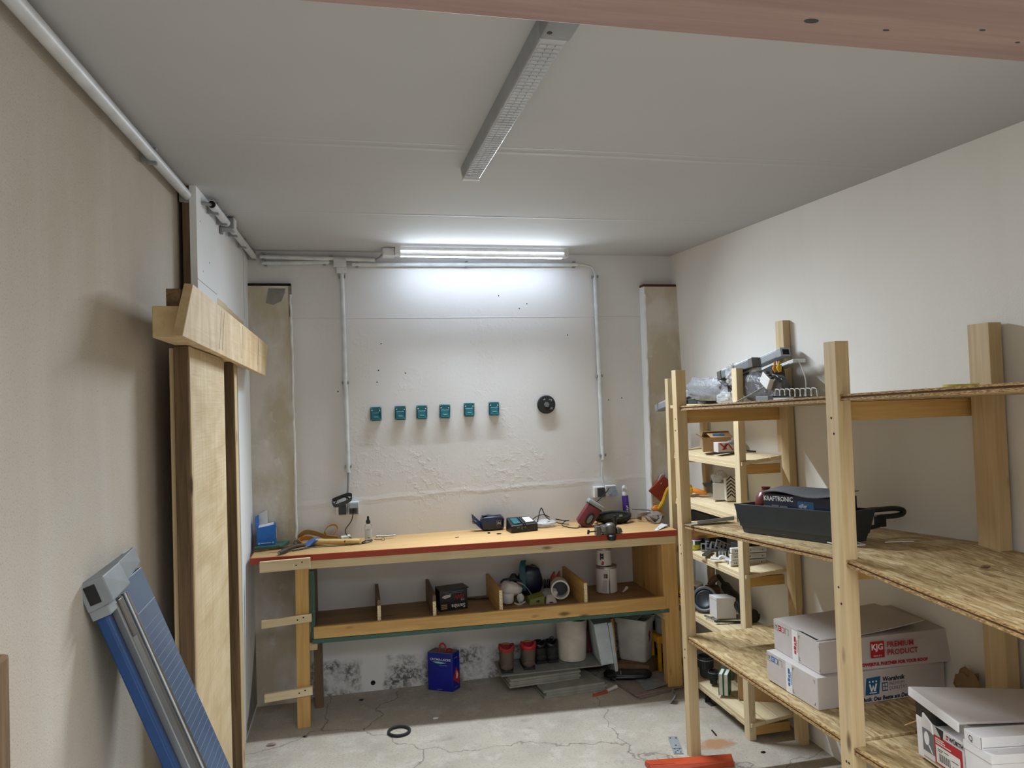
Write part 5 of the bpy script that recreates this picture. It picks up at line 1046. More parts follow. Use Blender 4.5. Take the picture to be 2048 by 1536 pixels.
# orange-red plastic bar
t = thing('orange_bar', 'orange red plastic trough lying at the foot of the front rack post', 'tool cover', (1.5, -1.33, 0))
b = B(); b.hexa([(1.28, -1.345, 0), (1.665, -1.385, 0), (1.69, -1.33, 0), (1.28, -1.255, 0), (1.28, -1.325, .028), (1.655, -1.383, .030), (1.68, -1.328, .034), (1.28, -1.262, .026)])
build('bar', b, 'orange_red', t, bevel=.004)
b = B(); b.hexa([(1.28, -1.318, .0285), (1.40, -1.337, .0293), (1.39, -1.312, .0295), (1.28, -1.290, .0285), (1.28, -1.318, .031), (1.395, -1.333, .032), (1.388, -1.316, .032), (1.28, -1.294, .031)]); build('raised_panel', b, 'orange_red', t, bevel=.001)
single('loose_screw', B().cyl((1.738, -1.03, .004), (1.732, -1.085, .004), .004, n=8), 'dark_metal', 'dark screw lying on the floor right of the front rack post', 'screw', (1.735, -1.06, 0))
for x, y, s_, mt, lab in ((.404, -.49, .016, 'paper', 'small white chip on the shaded floor under the bench'), (-.27, -.512, .012, 'black', 'black pebble on the floor right of the left bench leg foot'), (1.86, -1.30, .012, 'dark_gap', 'dark splinter on the floor under the low strand board'), (-.43, -.56, .02, 'brown_sheet', 'crumb of rubble on the floor beside the white wall stub'), (.02, -.12, .014, 'black', 'black crumb on the floor near the mouldy wall foot')):
    single('debris', B().blob((x, y, s_ * .25), (s_, s_ * .6, s_ * .3), .4, 3, x * 9, 10, 6, flat=.0005), mt, lab, 'debris', (x, y, 0), smooth=True)

# ================================================================== rear rack (pale planks) beside the bench
RA = thing('storage_rack', 'narrow pale wood rack with planks in the back right corner', 'rack', (1.98, -.78, 0))
def post(root, x0, x1, y0, y1, z0, z1, mt, lx=0):
    return build('post', B().hexa([(x0, y0, z0), (x1, y0, z0), (x1, y1, z0), (x0, y1, z0), (x0 - lx, y0, z1), (x1 - lx, y0, z1), (x1 - lx, y1, z1), (x0 - lx, y1, z1)]), mt, root, bevel=.0015)
post(RA, 1.843, 1.880, -.415, -.375, 0, 1.797, 'pale_z'); post(RA, 1.862, 1.898, -1.178, -1.130, 0, 1.822, 'pale_z')
post(RA, 2.085, 2.115, -.42, -.375, 0, 1.70, 'pine_z', .03)
rails = [(1.358, 1.385), (1.088, 1.112), (.806, .826), (.458, .475), (.085, .110)]
for k, (za, zb) in enumerate(rails):
    for i in range(3):       # three planks per level
        xa = 1.868 + i * .078; xb = xa + .074
        f0 = lambda x: za + (zb - za) * (x - 1.868) / .232
        lean = .02
        build('shelf_plank', B().hexa([(xa, -.36, f0(xa) - .018), (xb, -.36, f0(xb) - .018), (xb, -1.19, f0(xb) - .018), (xa, -1.19, f0(xa) - .018), (xa, -.36, f0(xa)), (xb, -.36, f0(xb)), (xb, -1.19, f0(xb)), (xa, -1.19, f0(xa))]), 'pale_y', RA, bevel=.001)
    for yy in (-1.165, -.40): build('support_rail', B().box(1.88, 2.085, yy - .012, yy + .012, za - .062, za - .016), 'honey_x', RA, bevel=.001)
    build('front_rail', B().box(1.866, 1.884, -1.13, -.375, za - .034, za - .017), 'pale_y', RA, bevel=.001)
build('top_rail', B().box(1.852, 1.872, -1.14, -.42, 1.620, 1.638), 'pale_y', RA, bevel=.001)
for i in range(3): build('shelf_plank', B().box(1.875 + i * .07, 1.941 + i * .07, -1.19, -.42, 1.628, 1.643), 'pale_y', RA)

# ================================================================== front rack with strand boards
RB = thing('storage_rack', 'large pine rack with strand board shelves along the right wall', 'rack', (1.8, -2.2, 0))
def lv(pts, za_): return za_
BX = 1.512
post(RB, 1.512, 1.562, -1.262, -1.215, 0, 1.815, 'pine_z', .012)
p2 = post(RB, 1.512, 1.560, -2.425, -2.365, 0, 1.855, 'pine_z', .008)
post(RB, 2.075, 2.112, -1.29, -1.225, 0, 2.045, 'pine_z', .02); build('post_spacer', B().box(2.066, 2.09, -1.225, -1.19, 1.40, 1.62), 'pine_z', RB)
post(RB, 2.055, 2.105, -2.475, -2.39, 0, 1.905, 'pine_z', .018); build('post', B().box(2.085, 2.107, -2.39, -2.36, 0, 1.79), 'honey_z', RB, bevel=.001)
post(RB, 1.512, 1.56, -3.60, -3.54, 0, 1.87, 'pine_z'); post(RB, 2.055, 2.105, -3.60, -3.54, 0, 1.9, 'pine_z')
for x_, y, z in [(BX - .0006 - .012 * q[1] / 1.815, *q) for q in ((-1.24, 1.585), (-1.235, 1.53), (-1.24, .99), (-1.242, .95), (-1.24, .50), (-1.235, .46))] + [(BX - .0006 - .008 * q[1] / 1.855, *q) for q in ((-2.39, 1.61), (-2.40, 1.56), (-2.39, 1.07), (-2.40, 1.02), (-2.392, .52), (-2.404, .52))]:
    build('screw', B().cyl((x_, y, z), (x_ + .004, y, z), .004, n=8), 'dark_gap', RB)
def osb_board(y0, y1, z0, z1, x0=1.520, x1=2.10, zw=0.0, notch=True):
    t_ = .021
    bd = build('shelf_board', B().slab([(x0, y1, z1), (x1, y1, z1 + zw), (x1, y0, z0 + zw), (x0, y0, z0)], t_), 'osb', RB)
    for za, zb in ((-.0065, .0), (-.021, -.0125)):     # two lips of the grooved edge and the dark groove between
        build('edge_lip', B().hexa([(x0 - .006, y1, z1 + za), (x0, y1, z1 + za), (x0, y0, z0 + za), (x0 - .006, y0, z0 + za), (x0 - .006, y1, z1 + zb), (x0, y1, z1 + zb), (x0, y0, z0 + zb), (x0 - .006, y0, z0 + zb)]), 'osb_edge', bd)
    build('groove', B().hexa([(x0 - .0015, y1, z1 - .0125), (x0, y1, z1 - .0125), (x0, y0, z0 - .0125), (x0 - .0015, y0, z0 - .0125), (x0 - .0015, y1, z1 - .0065), (x0, y1, z1 - .0065), (x0, y0, z0 - .0065), (x0 - .0015, y0, z0 - .0065)]), 'brown_y', bd)
    return bd
for (ya, yb, za, zb) in ((-1.192, -2.390, 1.6436, 1.682), (-1.192, -2.390, 1.0893, 1.165), (-1.235, -2.390, .566, .582)): osb_board(ya, yb, za, zb)
for (ya, yb, za, zb) in ((-2.390, -3.60, 1.684, 1.722), (-2.390, -3.60, 1.165, 1.095), (-2.390, -3.60, .575, .64)): osb_board(ya, yb, za, zb)
for y, zs_ in ((-1.215, (1.624, 1.071, .545)), (-2.365, (1.660, 1.143, .56)), (-3.54, (1.70, 1.08, .62))):
    for z in zs_: build('support_rail', B().box(1.535, 2.08, y - .004, y + .024, z - .062, z - .001), 'honey_x', RB, bevel=.001)
zmid = lambda y: 1.092 + (-1.235 - y) * (.073 / 1.15)
ztop = lambda y: 1.645 + (-1.235 - y) * (.037 / 1.15)
zlow = lambda y: .566 + (-1.235 - y) * (.016 / 1.15)
zlowr = lambda y: .575 + (-2.395 - y) * (.065 / 1.205)

# ------------------------------------------------------------------ rear rack contents
rz = lambda k, x: rails[k][0] + (rails[k][1] - rails[k][0]) * (x - 1.868) / .232 + .0006
# level 1: open carton etc.
z = rz(0, 2.06)
t = thing('open_carton', 'open brown carton with blue print on the upper rack plank', 'carton', (1.97, -.74, z))
A = Matrix.Translation((1.975, -.735, z)) @ Euler((0, 0, R(-24))).to_matrix().to_4x4()
for (x0_, x1_, y0_, y1_) in ((-.075, .075, -.055, -.052), (-.075, .075, .052, .055), (-.075, -.072, -.052, .052), (.072, .075, -.052, .052)): build('wall', B(A).box(x0_, x1_, y0_, y1_, 0, .078), 'card', t)
build('bottom', B(A).box(-.072, .072, -.052, .052, 0, .003), 'card_dark', t)
build('flap', B(A).slab([(-.075, .055, .078), (.075, .055, .078), (.07, .012, .108), (-.07, .012, .108)], .003), 'card', t)
build('flap', B(A).slab([(-.11, -.05, .10), (-.075, -.053, .079), (-.075, .05, .079), (-.11, .05, .10)], .003), 'card', t)
fl = build('flap', B(A).slab([(-.03, -.054, .079), (.085, -.054, .080), (.07, -.0, .102), (-.05, .0, .098)], .003), 'card', t)
fr = A @ frame((-.02, -.045, .085), (1, 0, 0), (0, .9, .38)); rects('print', [(.0, .03, .008, .03), (.035, .06, .008, .03)], fr, 'blue_print', t, .002)
fr = A @ frame((-.0755, .03, .02), (0, -1, 0), (0, 0, 1)); b = B(fr); b.prism([(.018 + .016 * math.cos(k * .524), .018 + .016 * math.sin(k * .524), 0) for k in range(12)], (0, 0, .0006)); mk = build('round_print', b, 'blue_print', t)
rects('print', [(.012, .024, .01, .014), (.012, .024, .017, .021), (.012, .016, .01, .027)], fr, 'card', mk, .001)
t = thing('small_box', 'small white box with red lettering in front of the open carton', 'box', (1.95, -.84, z))
A = Matrix.Translation((1.965, -.855, z)) @ Euler((0, 0, R(-4))).to_matrix().to_4x4()
build('box', B(A).box(-.055, .055, -.03, .03, .004, .056), 'grey_card', t, bevel=.002)
fr = A @ frame((-.054, -.0302, .004), (1, 0, 0), (0, 0, 1))
for q in ([(.006, .046), (.014, .05), (.05, .018), (.042, .013)], [(.05, .045), (.057, .048), (.085, .012), (.078, .009)], [(.02, .012), (.028, .012), (.048, .046), (.04, .046)]): poly_print('red_mark', q, fr, 'red_ink', t)
poly_print('black_mark', [(.026, .014), (.034, .012), (.054, .042), (.048, .045)], fr, 'ink', t)
build('bag_edge', B(A).blob((.035, -.02, .055), (.035, .022, .014), .3, 3, 2, 14, 8), 'film_grey', t, smooth=True)
build('dark_base', B(A).box(-.056, .056, -.032, .032, 0, .005), 'dark_grey', t)
single('pencil_stub', B().tube([(2.05, -.93, z + .010), (2.055, -1.0, z + .010)], .005, 6), 'dark_gap', 'dark pencil stub on the right of the upper rack plank', 'pencil', (2.05, -.96, z + .005))
# level 2
z = rz(1, 2.07)
t = thing('white_carton', 'upright white carton beside the striped bag on the second rack plank', 'box', (2.0, -.70, z))
build('carton', B(Matrix.Translation((2.0, -.70, z)) @ Euler((0, 0, R(-30))).to_matrix().to_4x4()).box(-.032, .032, -.04, .04, 0, .092), 'white_card', t, bevel=.001)
single('crumpled_bag', B().blob((2.0, -.70, z + .125), (.042, .035, .034), .45, 3.5, 6, 22, 14), 'film_clear', 'crumpled clear plastic stuffed on the white carton', 'bag', (2.0, -.70, z + .092), smooth=True)
t = thing('striped_bag', 'upright cream bag with black zebra stripes on the second rack plank', 'bag', (2.06, -.76, z))
A = Matrix.Translation((2.055, -.78, z)) @ Euler((0, 0, R(-16))).to_matrix().to_4x4()
build('bag', B(A).hexa([(-.055, -.025, 0), (.055, -.025, 0), (.055, .03, 0), (-.055, .03, 0), (-.057, -.022, .125), (.058, -.022, .14), (.058, .03, .14), (-.057, .03, .125)]), 'zebra', t, bevel=.003)
fr = A @ frame((-.056, -.0258, 0), (1, 0, 0), (0, .02, 1))
for k in range(6):
    y = .012 + k * .019; poly_print('stripe', [(.004, y), (.028, y + .022), (.05, y + .002), (.05, y + .009), (.028, y + .030), (.004, y + .008)], fr, 'ink', t, .001)
for k in range(11):
    y = .010 + k * .0115; poly_print('stripe', [(.075, y), (.096, y + .003), (.103, y + .011), (.094, y + .007), (.077, y + .004)], fr, 'ink', t, .001)
single('dark_pouch', B().hexa([(2.03, -.60, z), (2.06, -.66, z), (2.075, -.58, z), (2.05, -.53, z), (1.985, -.53, z + .065), (2.02, -.64, z + .09), (2.05, -.57, z + .095), (2.0, -.49, z + .07)]), 'mag_foil', 'crumpled dark foil pouch leaning beside the white carton', 'pouch', (2.03, -.58, z), bevel=.006, smooth=True)
t = thing('yellow_work_glove', 'yellow strap with orange end on the second rack plank', 'strap', (1.96, -.46, z))
build('cuff', B().blob((1.935, -.45, z + .03), (.022, .045, .032), .3, 3, 5, 16, 10, flat=z + .0005), 'yellow_cloth', t, smooth=True)
build('fingers', B().tube([(1.95, -.48, z + .03), (1.97, -.53, z + .022), (2.0, -.55, z + .014)], [.016, .015, .010], 8), 'orange', t, smooth=True)
single('tool_case', B().box(1.95, 2.06, -.66, -.42, rz(2, 2.06) + .116, rz(2, 2.06) + .192), 'dark_grey', 'dark grey case under the second rack plank', 'case', (2.0, -.52, rz(2, 2.06) + .116), bevel=.004)
single('tool_case', B().box(1.95, 2.06, -.66, -.42, rz(2, 2.06), rz(2, 2.06) + .115), 'dark_gap', 'dark brown case standing behind the magenta tin', 'case', (2.0, -.52, rz(2, 2.06)), bevel=.004)
# level 3
z = rz(2, 1.95)
t = thing('paint_tin', 'small tin with magenta top band and lime bottom band on the rack', 'tin', (1.905, -.50, z))
t.location = (1.91, -.555, z); ORIG[t] = Vector(t.location)
for nm, a_, b_, mt in (('lime_band', 0, .028, 'lime'), ('green_band', .028, .052, 'green_label'), ('magenta_band', .052, .088, 'magenta')): build(nm, B().rev([(.031, a_), (.031, b_)], (1.915, -.565, z), 24), mt, t, smooth=True)
build('rim', B().rev([(.0315, .05), (.0322, .052), (.0315, .054)], (1.915, -.565, z), 24), 'paper', t, smooth=True)
build('lid', B().rev([(.030, .086), (.033, .088), (.033, .094), (.02, .092)], (1.915, -.565, z), 24), 'tin', t, smooth=True)
fr = frame((1.888, -.5835, z + .03), (.55, -.83, 0), (0, 0, 1)); rects('white_label', [(.0, .012, -.004, .022)], fr, 'paper', t, .0018)
for k in range(4):
    A = Matrix.Translation((1.955 + k * .022, -.655 - k * .012, z + .022 + .010 * (k % 2))) @ Euler((R(70), .15 * k, R(-28 + 9 * k))).to_matrix().to_4x4()
    b = B(A).box(-.05, .05, -.022, -.016, -.004, .004).box(-.05, .05, .016, .022, -.004, .004)
    for i in range(5): b.box(-.05 + i * .0235, -.044 + i * .0235, -.018, .018, -.004, .004)
    single('ladder_strip', b, 'grey_plastic', ('first', 'second', 'third', 'fourth', 'fifth', 'sixth', 'seventh')[k] + ' grey ladder shaped strip counted from the magenta tin', 'fitting', A.translation, 'grey ladder strips on the third rack plank')
single('metal_bar', B().cbox((1.90, -.735, z + .010), (.03, .13, .012), (0, 0, R(-42))), 'cast', 'flat grey metal bar lying at the front of the third rack plank', 'bar', (1.9, -.73, z), bevel=.002)
for k in range(7):
    A = Matrix.Translation((1.915 + k * .017, -.815 - k * .004, z + .012 + (.012 if k > 2 else 0))) @ Euler((R(15), 0, R(-25))).to_matrix().to_4x4()
    b = B(A).box(-.006, .006, -.02, .02, -.012, .016)
    for i in range(3): b.cyl((0, -.014 + i * .014, .015), (0, -.014 + i * .014, .024), .0035, n=6)
    single('toothed_clip', b, 'mid_grey' if k % 3 else 'dark_grey', ('first', 'second', 'third', 'fourth', 'fifth', 'sixth', 'seventh')[k] + ' dark toothed clip from the left on the third rack plank', 'clip', A.translation, 'toothed clips on the third rack plank')
single('bright_screw', B().cyl((2.035, -.83, z + .03), (2.045, -.84, z + .065), .003, n=8), 'chrome', 'bright upright screw among the dark clips', 'screw', (2.035, -.83, z + .03))
for k, (x, y, r_) in enumerate(((1.885, -.895, -.5), (1.935, -.955, -.55))):
    A = Matrix.Translation((x, y, z + .014)) @ Euler((.1, .1, r_)).to_matrix().to_4x4()
    t = thing('cup_hinge', ('left', 'right')[k] + ' one of two white metal hinges on the third rack plank', 'hinge', (x, y, z), 'white metal hinges')
    build('leaf', B(A).box(-.045, .0, -.018, .018, -.006, .0), 'white_paint', t, bevel=.002); build('arm', B(A).tube([(0, 0, .0), (.015, .004, .010), (.035, -.004, .006), (.055, 0, -.002)], [.012, .010, .009, .012], 8, smooth_path=3), 'white_paint', t, smooth=True)
    build('cup', B(A).rev([(.016, -.012), (.017, .0), (.012, .003)], (.05, 0, 0), 14), 'steel', t, smooth=True)
grp = 'drawer slides on the third rack plank'
for k, (za_, zb_, lab) in enumerate(((.0, .030, 'lower cream drawer slide on the third rack plank'), (.031, .061, 'middle cream drawer slide on the third rack plank'), (.062, .09, 'upper cream drawer slide on the third rack plank'))):
    A = Matrix.Translation((1.925 + .004 * k, -1.005, z - .0 + za_)) @ Euler((0, 0, R(-6))).to_matrix().to_4x4()
    t = thing('drawer_slide', lab, 'slide', (2.0, -1.0, z + za_), grp)
    build('channel', B(A).box(-.04, .15, -.012, .012, 0, .026), 'paper', t, bevel=.002); build('inner_rail', B(A).box(-.03, .14, -.016, -.012, .008, .018), 'white_paint', t)
    b = B(A)
    for xx in (-.02, -.01, .05, .06, .125): b.cyl((xx, -.0168, .013), (xx, -.0158, .013), .0028, n=8)
    build('hole', b, 'dark_gap', t)
single('dark_wedge', B().hexa([(1.92, -1.10, z), (2.08, -1.10, z), (2.08, -1.05, z), (1.92, -1.05, z), (1.92, -1.09, z + .05), (2.08, -1.09, z + .02), (2.08, -1.05, z + .02), (1.92, -1.05, z + .05)]) if False else B().box(1.95, 2.08, -.97, -.90, z, z + .10), 'dark_grey', 'dark grey box behind the drawer slides', 'box', (2.0, -.93, z), bevel=.003)
# level 4
z = rz(3, 2.05)
t = thing('white_cube_box', 'plain white cube box on the fourth rack plank', 'box', (1.97, -.75, z))
q = [(1.922, -.69), (1.922, -.772), (2.022, -.80), (2.022, -.715)]
build('box', B().hexa([(*p, z) for p in q] + [(*p, z + .112) for p in q]), 'white_card', t, bevel=.001)
build('lid_seam', B().hexa([(q[0][0] - .0006, q[0][1], z + .096), (q[1][0] - .0006, q[1][1] - .0006, z + .096), (q[1][0] + .001, q[1][1], z + .096), (q[0][0] + .001, q[0][1], z + .096), (q[0][0] - .0006, q[0][1], z + .0972), (q[1][0] - .0006, q[1][1] - .0006, z + .0972), (q[1][0] + .001, q[1][1], z + .0972), (q[0][0] + .001, q[0][1], z + .0972)]), 'grey_plastic', t)
t = thing('sanding_disc_reel', 'grey rimmed round black reel leaning beside the white cube box', 'reel', (1.93, -.60, z))
A = Matrix.Translation((1.945, -.595, z + .056)) @ Euler((R(62), 0, R(-40))).to_matrix().to_4x4()
build('rim', B(A).rev([(.066, -.03), (.072, -.028), (.072, .022), (.066, .026), (.058, .022), (.056, .0)], n=32), 'mid_grey', t, smooth=True)
build('core', B(A).rev([(0, -.028), (.06, -.028), (.057, .012), (.045, .018), (.03, .008), (0, .008)], n=28), 'slate', t, smooth=True)
t = thing('paint_pail', 'white pail with black paint smear on the fourth rack plank', 'pail', (1.925, -.44, z)); 
build('pail', B().rev([(.040, 0), (.044, .004), (.047, .10), (.050, .102), (.050, .112), (.03, .114)], (1.95, -.455, z), 24), 'grey_card', t, smooth=True)
build('lid', B().rev([(.049, .112), (.05, .118), (.02, .120)], (1.95, -.455, z), 24), 'paper', t, smooth=True)
b = B(); b.blob((1.925, -.497, z + .07), (.022, .008, .034), .5, 4, 3, 16, 10, e=(0, 0, R(-30))); build('paint_smear', b, 'ink', t, smooth=True)
single('brown_carton', B(Matrix.Translation((2.045, -.50, z)) @ Euler((0, 0, R(-20))).to_matrix().to_4x4()).box(-.04, .035, -.04, .04, 0, .10), 'brown_box', 'small brown carton behind the white pail on the fourth plank', 'carton', (2.045, -.5, z), bevel=.002)
single('copper_sleeve', B().tube([(2.03, -.49, z + .105), (2.05, -.50, z + .14), (2.07, -.52, z + .16)], [.018, .02, .016], 10), 'insul_liner', 'brown crumpled sleeve lying on the brown carton', 'sleeve', (2.03, -.49, z + .1), smooth=True)
single('white_rag', B().blob((1.895, -.485, z + .02), (.022, .03, .022), .4, 3, 4, 14, 8, flat=z + .0005), 'grey_card', 'crumpled pale rag in front of the white pail', 'rag', (1.895, -.485, z), smooth=True)
t = thing('black_sleeve', 'long black plastic sleeve slanting down to the rack post', 'sleeve', (2.08, -.75, z))
build('sleeve', B().tube([(2.05, -.56, z + .175), (2.05, -.64, z + .135), (2.048, -.75, z + .088), (2.045, -.86, z + .055), (2.042, -.915, z + .045)], [.012, .028, .036, .036, .034], 14, smooth_path=4), 'black', t, smooth=True)
build('mouth', B().blob((2.066, -.90, z + .035), (.035, .026, .036), .3, 3, 4, 18, 12, flat=z + .006), 'black_rubber', t, smooth=True)
build('seam_line', B().tube([(2.055, -.52, z + .175), (2.035, -.66, z + .13), (2.03, -.80, z + .075), (2.03, -.90, z + .03)], .0015, 5, smooth_path=5), 'grey_plastic', t, smooth=True)
single('wire_stand', B().tube([(1.885, -.70, z + .004), (1.915, -.80, z + .004), (1.90, -.81, z + .004), (1.876, -.72, z + .004)], .003, 6, True).tube([(1.89, -.76, z + .004), (1.908, -.755, z + .004)], .0025, 6), 'cast', 'small grey wire frame lying in front of the white cube box', 'wire', (1.89, -.75, z))
single('metal_strip', B().hexa([(1.885, -.83, z), (2.06, -.90, z), (2.06, -.88, z), (1.885, -.81, z), (1.885, -.83, z + .006), (2.06, -.90, z + .006), (2.06, -.88, z + .006), (1.885, -.81, z + .006)]), 'dark_metal', 'dark flat strip lying before the white cube box', 'strip', (1.97, -.85, z))
t = thing('striped_pack', 'yellow and black printed pack poking out at the rear rack post', 'pack', (1.845, -.47, z))
build('pack', B().box(1.835, 1.865, -.52, -.43, z + .005, z + .095), 'yellow_cloth', t, bevel=.003)
fr = frame((1.8345, -.43, z), (0, -1, 0), (0, 0, 1)); rects('print', [(.005, .085, .055, .063), (.005, .085, .070, .075), (.02, .05, .082, .09)], fr, 'ink', t, .001); rects('white_print', [(.01, .08, .012, .018), (.01, .06, .024, .03), (.03, .08, .036, .042)], fr, 'paper', t, .001)
# level 5
z = rz(4, 2.0)
for k, (x, y, rr_, h_, lab) in enumerate(((1.93, -.60, .042, .115, 'large dark ribbed basket on the lowest rack plank'), (1.918, -.715, .026, .075, 'small dark ribbed basket on the lowest rack plank'))):
    t = thing('ribbed_basket', lab, 'basket', (x, y, z))
    build('cup', B().rev([(rr_ * .62, 0), (rr_ * .7, .004), (rr_ * .74, h_ * .4), (rr_ * .98, h_ * .45), (rr_, h_), (rr_ * .9, h_), (rr_ * .85, h_ * .6), (0, h_ * .55)], (x, y, z), 24), 'slate', t, smooth=True)
    b = B()
    for j in range(22):
        a_ = 2 * math.pi * j / 22; ca, sa = math.cos(a_), math.sin(a_)
        b.tube([(x + ca * rr_ * .72, y + sa * rr_ * .72, z + .004), (x + ca * rr_ * .77, y + sa * rr_ * .77, z + h_ * .4), (x + ca * rr_ * 1.02, y + sa * rr_ * 1.02, z + h_ * .47), (x + ca * rr_ * 1.03, y + sa * rr_ * 1.03, z + h_ * .98)], .0022, 4)
    build('rib', b, 'dark_grey', t, kind='stuff')
    build('ring', B().tube([(x + rr_ * 1.05 * math.cos(j * .314), y + rr_ * 1.05 * math.sin(j * .314), z + h_ * .86) for j in range(20)], .0022, 5, True), 'grey_plastic', t, smooth=True)
t = thing('green_manual', 'pair of thick green books bound together on the lowest rack plank', 'book', (1.92, -.86, z))
A = Matrix.Translation((1.915, -.845, z)) @ Euler((0, 0, R(-38))).to_matrix().to_4x4()
for k in range(2):
    x_ = -.026 + k * .027
    build('cover', B(A).box(x_, x_ + .003, -.045, .045, 0, .115).box(x_ + .022, x_ + .025, -.045, .045, 0, .115).box(x_, x_ + .025, .043, .046, 0, .115), 'book_green', t); build('pages', B(A).box(x_ + .003, x_ + .022, -.042, .043, .003, .112), 'paper', t)
fr = A @ frame((-.0265, .04, .0), (0, -1, 0), (0, 0, 1)); rects('print', [(.01, .018, .02, .045), (.03, .05, .09, .1)], fr, 'paper', t, .001)
single('grey_crate', B().rev([(.03, 0), (.034, .004), (.037, .10), (.03, .102)], (2.03, -.67, z), 20), 'grey_plastic', 'grey tub behind the ribbed baskets on the lowest plank', 'tub', (2.03, -.67, z), smooth=True)
single('flat_carton', B().hexa([(1.94, -.94, z), (2.09, -1.05, z), (2.098, -.98, z), (1.95, -.92, z), (1.94, -.94, z + .17), (2.09, -1.05, z + .17), (2.098, -.98, z + .17), (1.95, -.92, z + .17)]), 'card', 'plain brown carton standing right of the green books', 'carton', (2.0, -.97, z), bevel=.001)
single('floor_bag', B().blob((2.0, -.93, .03), (.06, .05, .032), .3, 3, 3, 18, 10, flat=.0005), 'film_grey', 'translucent bag on the floor under the lowest rack plank', 'bag', (2.0, -.93, 0), smooth=True)

# ------------------------------------------------------------------ pile on top of the rear rack
zt = 1.6435
def lamp(lab, p0, p1, w, h, mt, capmt):
    p0, p1 = Vector(p0), Vector(p1); d = p1 - p0; side = Vector((1, .0, 0)) ; fr = frame(p0, d, side)
    t = thing('lamp_batten', lab, 'light', p0); Lh = d.length
    build('housing', B(fr).box(0, Lh, -w / 2, w / 2, -h / 2, h / 2), mt, t, bevel=.004)
    build('cover', B(fr).box(.03, Lh - .03, -w / 2 + .006, w / 2 - .006, *( (h / 2, h / 2 + .008) if fr.to_3x3().col[2].z > 0 else (-h / 2 - .008, -h / 2))), 'white_paint', t, bevel=.003)
    for a_ in (0, Lh - .028): build('end_cap', B(fr).box(a_ - .003, a_ + .031, -w / 2 - .004, w / 2 + .004, -h / 2 - .004, h / 2 + .004), capmt, t, bevel=.003)
    return t
lamp('topmost grey lamp batten slanting up to the tall rack post', (1.895, -.16, 1.618), (2.035, -1.335, 1.888), .05, .036, 'lamp_grey', 'lamp_grey')
_l = bpy.context.scene.objects; _t = [o for o in COL.objects if o.get('label', '').startswith('topmost grey lamp')][0]
build('open_end', B(frame((1.895, -.16, 1.618), (.14, -1.175, .27), (1, 0, 0))).box(1.2135, 1.217, -.019, .019, -.013, .013), 'dark_gap', _t)
lamp('shorter grey lamp batten with a bulky end in the slanting pile', (1.905, -.95, 1.790), (1.93, -1.25, 1.846), .044, .04, 'mid_grey', 'cast')
lamp('thin white batten with a dangling lead in the slanting pile', (2.03, -.80, 1.722), (2.012, -1.475, 1.838), .056, .010, 'white_paint', 'white_paint')
single('lamp_lead', B().tube([(2.0, -1.48, 1.842), (2.01, -1.50, 1.80), (2.015, -1.515, 1.74), (2.01, -1.515, 1.70), (2.0, -1.52, 1.675)], .003, 6, smooth_path=6), 'paper', 'thin white lead hanging from the thin batten', 'cable', (2.0, -1.48, 1.84), smooth=True)
single('white_tube', B().tube([(1.96, -.80, 1.745), (1.945, -1.22, 1.808), (1.944, -1.25, 1.813)], [.019, .019, .013], 16), 'paper', 'white cylindrical tube under the slanting lamp battens', 'tube', (1.95, -1.0, 1.76), smooth=True)
single('plastic_bag', B().blob((1.898, -.80, 1.726), (.036, .225, .060), .2, 2.6, 2, 30, 18, flat=zt + .018, squareness=.75, e=(.04, 0, 0)), 'film_grey', 'large grey plastic bag left of the rack post on the top pile', 'bag', (1.90, -.80, zt), smooth=True)
t = thing('bag_bundle', 'crinkled clear bag bunched at the pale rack post top', 'bag', (1.94, -.93, 1.76))
build('bunch', B().blob((1.905, -1.075, 1.79), (.032, .05, .052), .45, 4, 3, 26, 16), 'film_clear', t, smooth=True)
single('bubble_bag', B().blob((1.885, -1.03, 1.676), (.030, .085, .032), .3, 4, 8, 26, 14, flat=zt + .0005), 'film_clear', 'low crinkled clear bag at the foot of the pale rack post', 'bag', (1.885, -1.03, zt), smooth=True)
single('poly_sleeve', B().blob((1.93, -1.31, 1.722), (.04, .20, .070), .16, 2.4, 5, 30, 18, flat=1.655, squareness=.7, e=(.10, 0, 0)), 'film_dark', 'large dark grey plastic sleeve right of the pale rack post', 'bag', (1.93, -1.31, 1.65), smooth=True)
for k, (y, l, h_) in enumerate(((-.50, .07, .022), (-.60, .08, .03), (-.69, .06, .018), (-.76, .05, .026))): single('dark_block', B().cbox((1.92 + .008 * k, y, zt + h_ / 2), (.05, l, h_), (0, 0, .2 * k)), ('slate', 'dark_grey', 'mid_grey', 'black')[k], ('first', 'second', 'third', 'fourth', 'fifth', 'sixth', 'seventh')[k] + ' dark plastic block from the left under the grey bag', 'block', (1.92, y, zt), 'dark plastic blocks on the top of the rear rack', bevel=.003)
t = thing('printed_bag', 'white bag with blue and red stripes at the left end of the top shelf', 'bag', (1.93, -.42, zt))
build('bag', B().hexa([(1.915, -.48, zt), (1.95, -.48, zt), (1.95, -.375, zt), (1.915, -.375, zt), (1.92, -.475, zt + .05), (1.945, -.475, zt + .05), (1.945, -.385, zt + .055), (1.92, -.385, zt + .055)]), 'paper', t, bevel=.008, smooth=True)
fr = frame((1.9148, -.38, zt), (0, -1, 0), (.1, 0, 1)); poly_print('blue_stripe', [(.01, .05), (.03, .05), (.075, .006), (.06, .006)], fr, 'blue_print', t, .002); poly_print('red_stripe', [(.04, .05), (.05, .05), (.09, .012), (.082, .008)], fr, 'red_ink', t, .002)
t = thing('black_carton', 'black carton with yellow grips below the white tube', 'carton', (1.96, -1.27, 1.76))
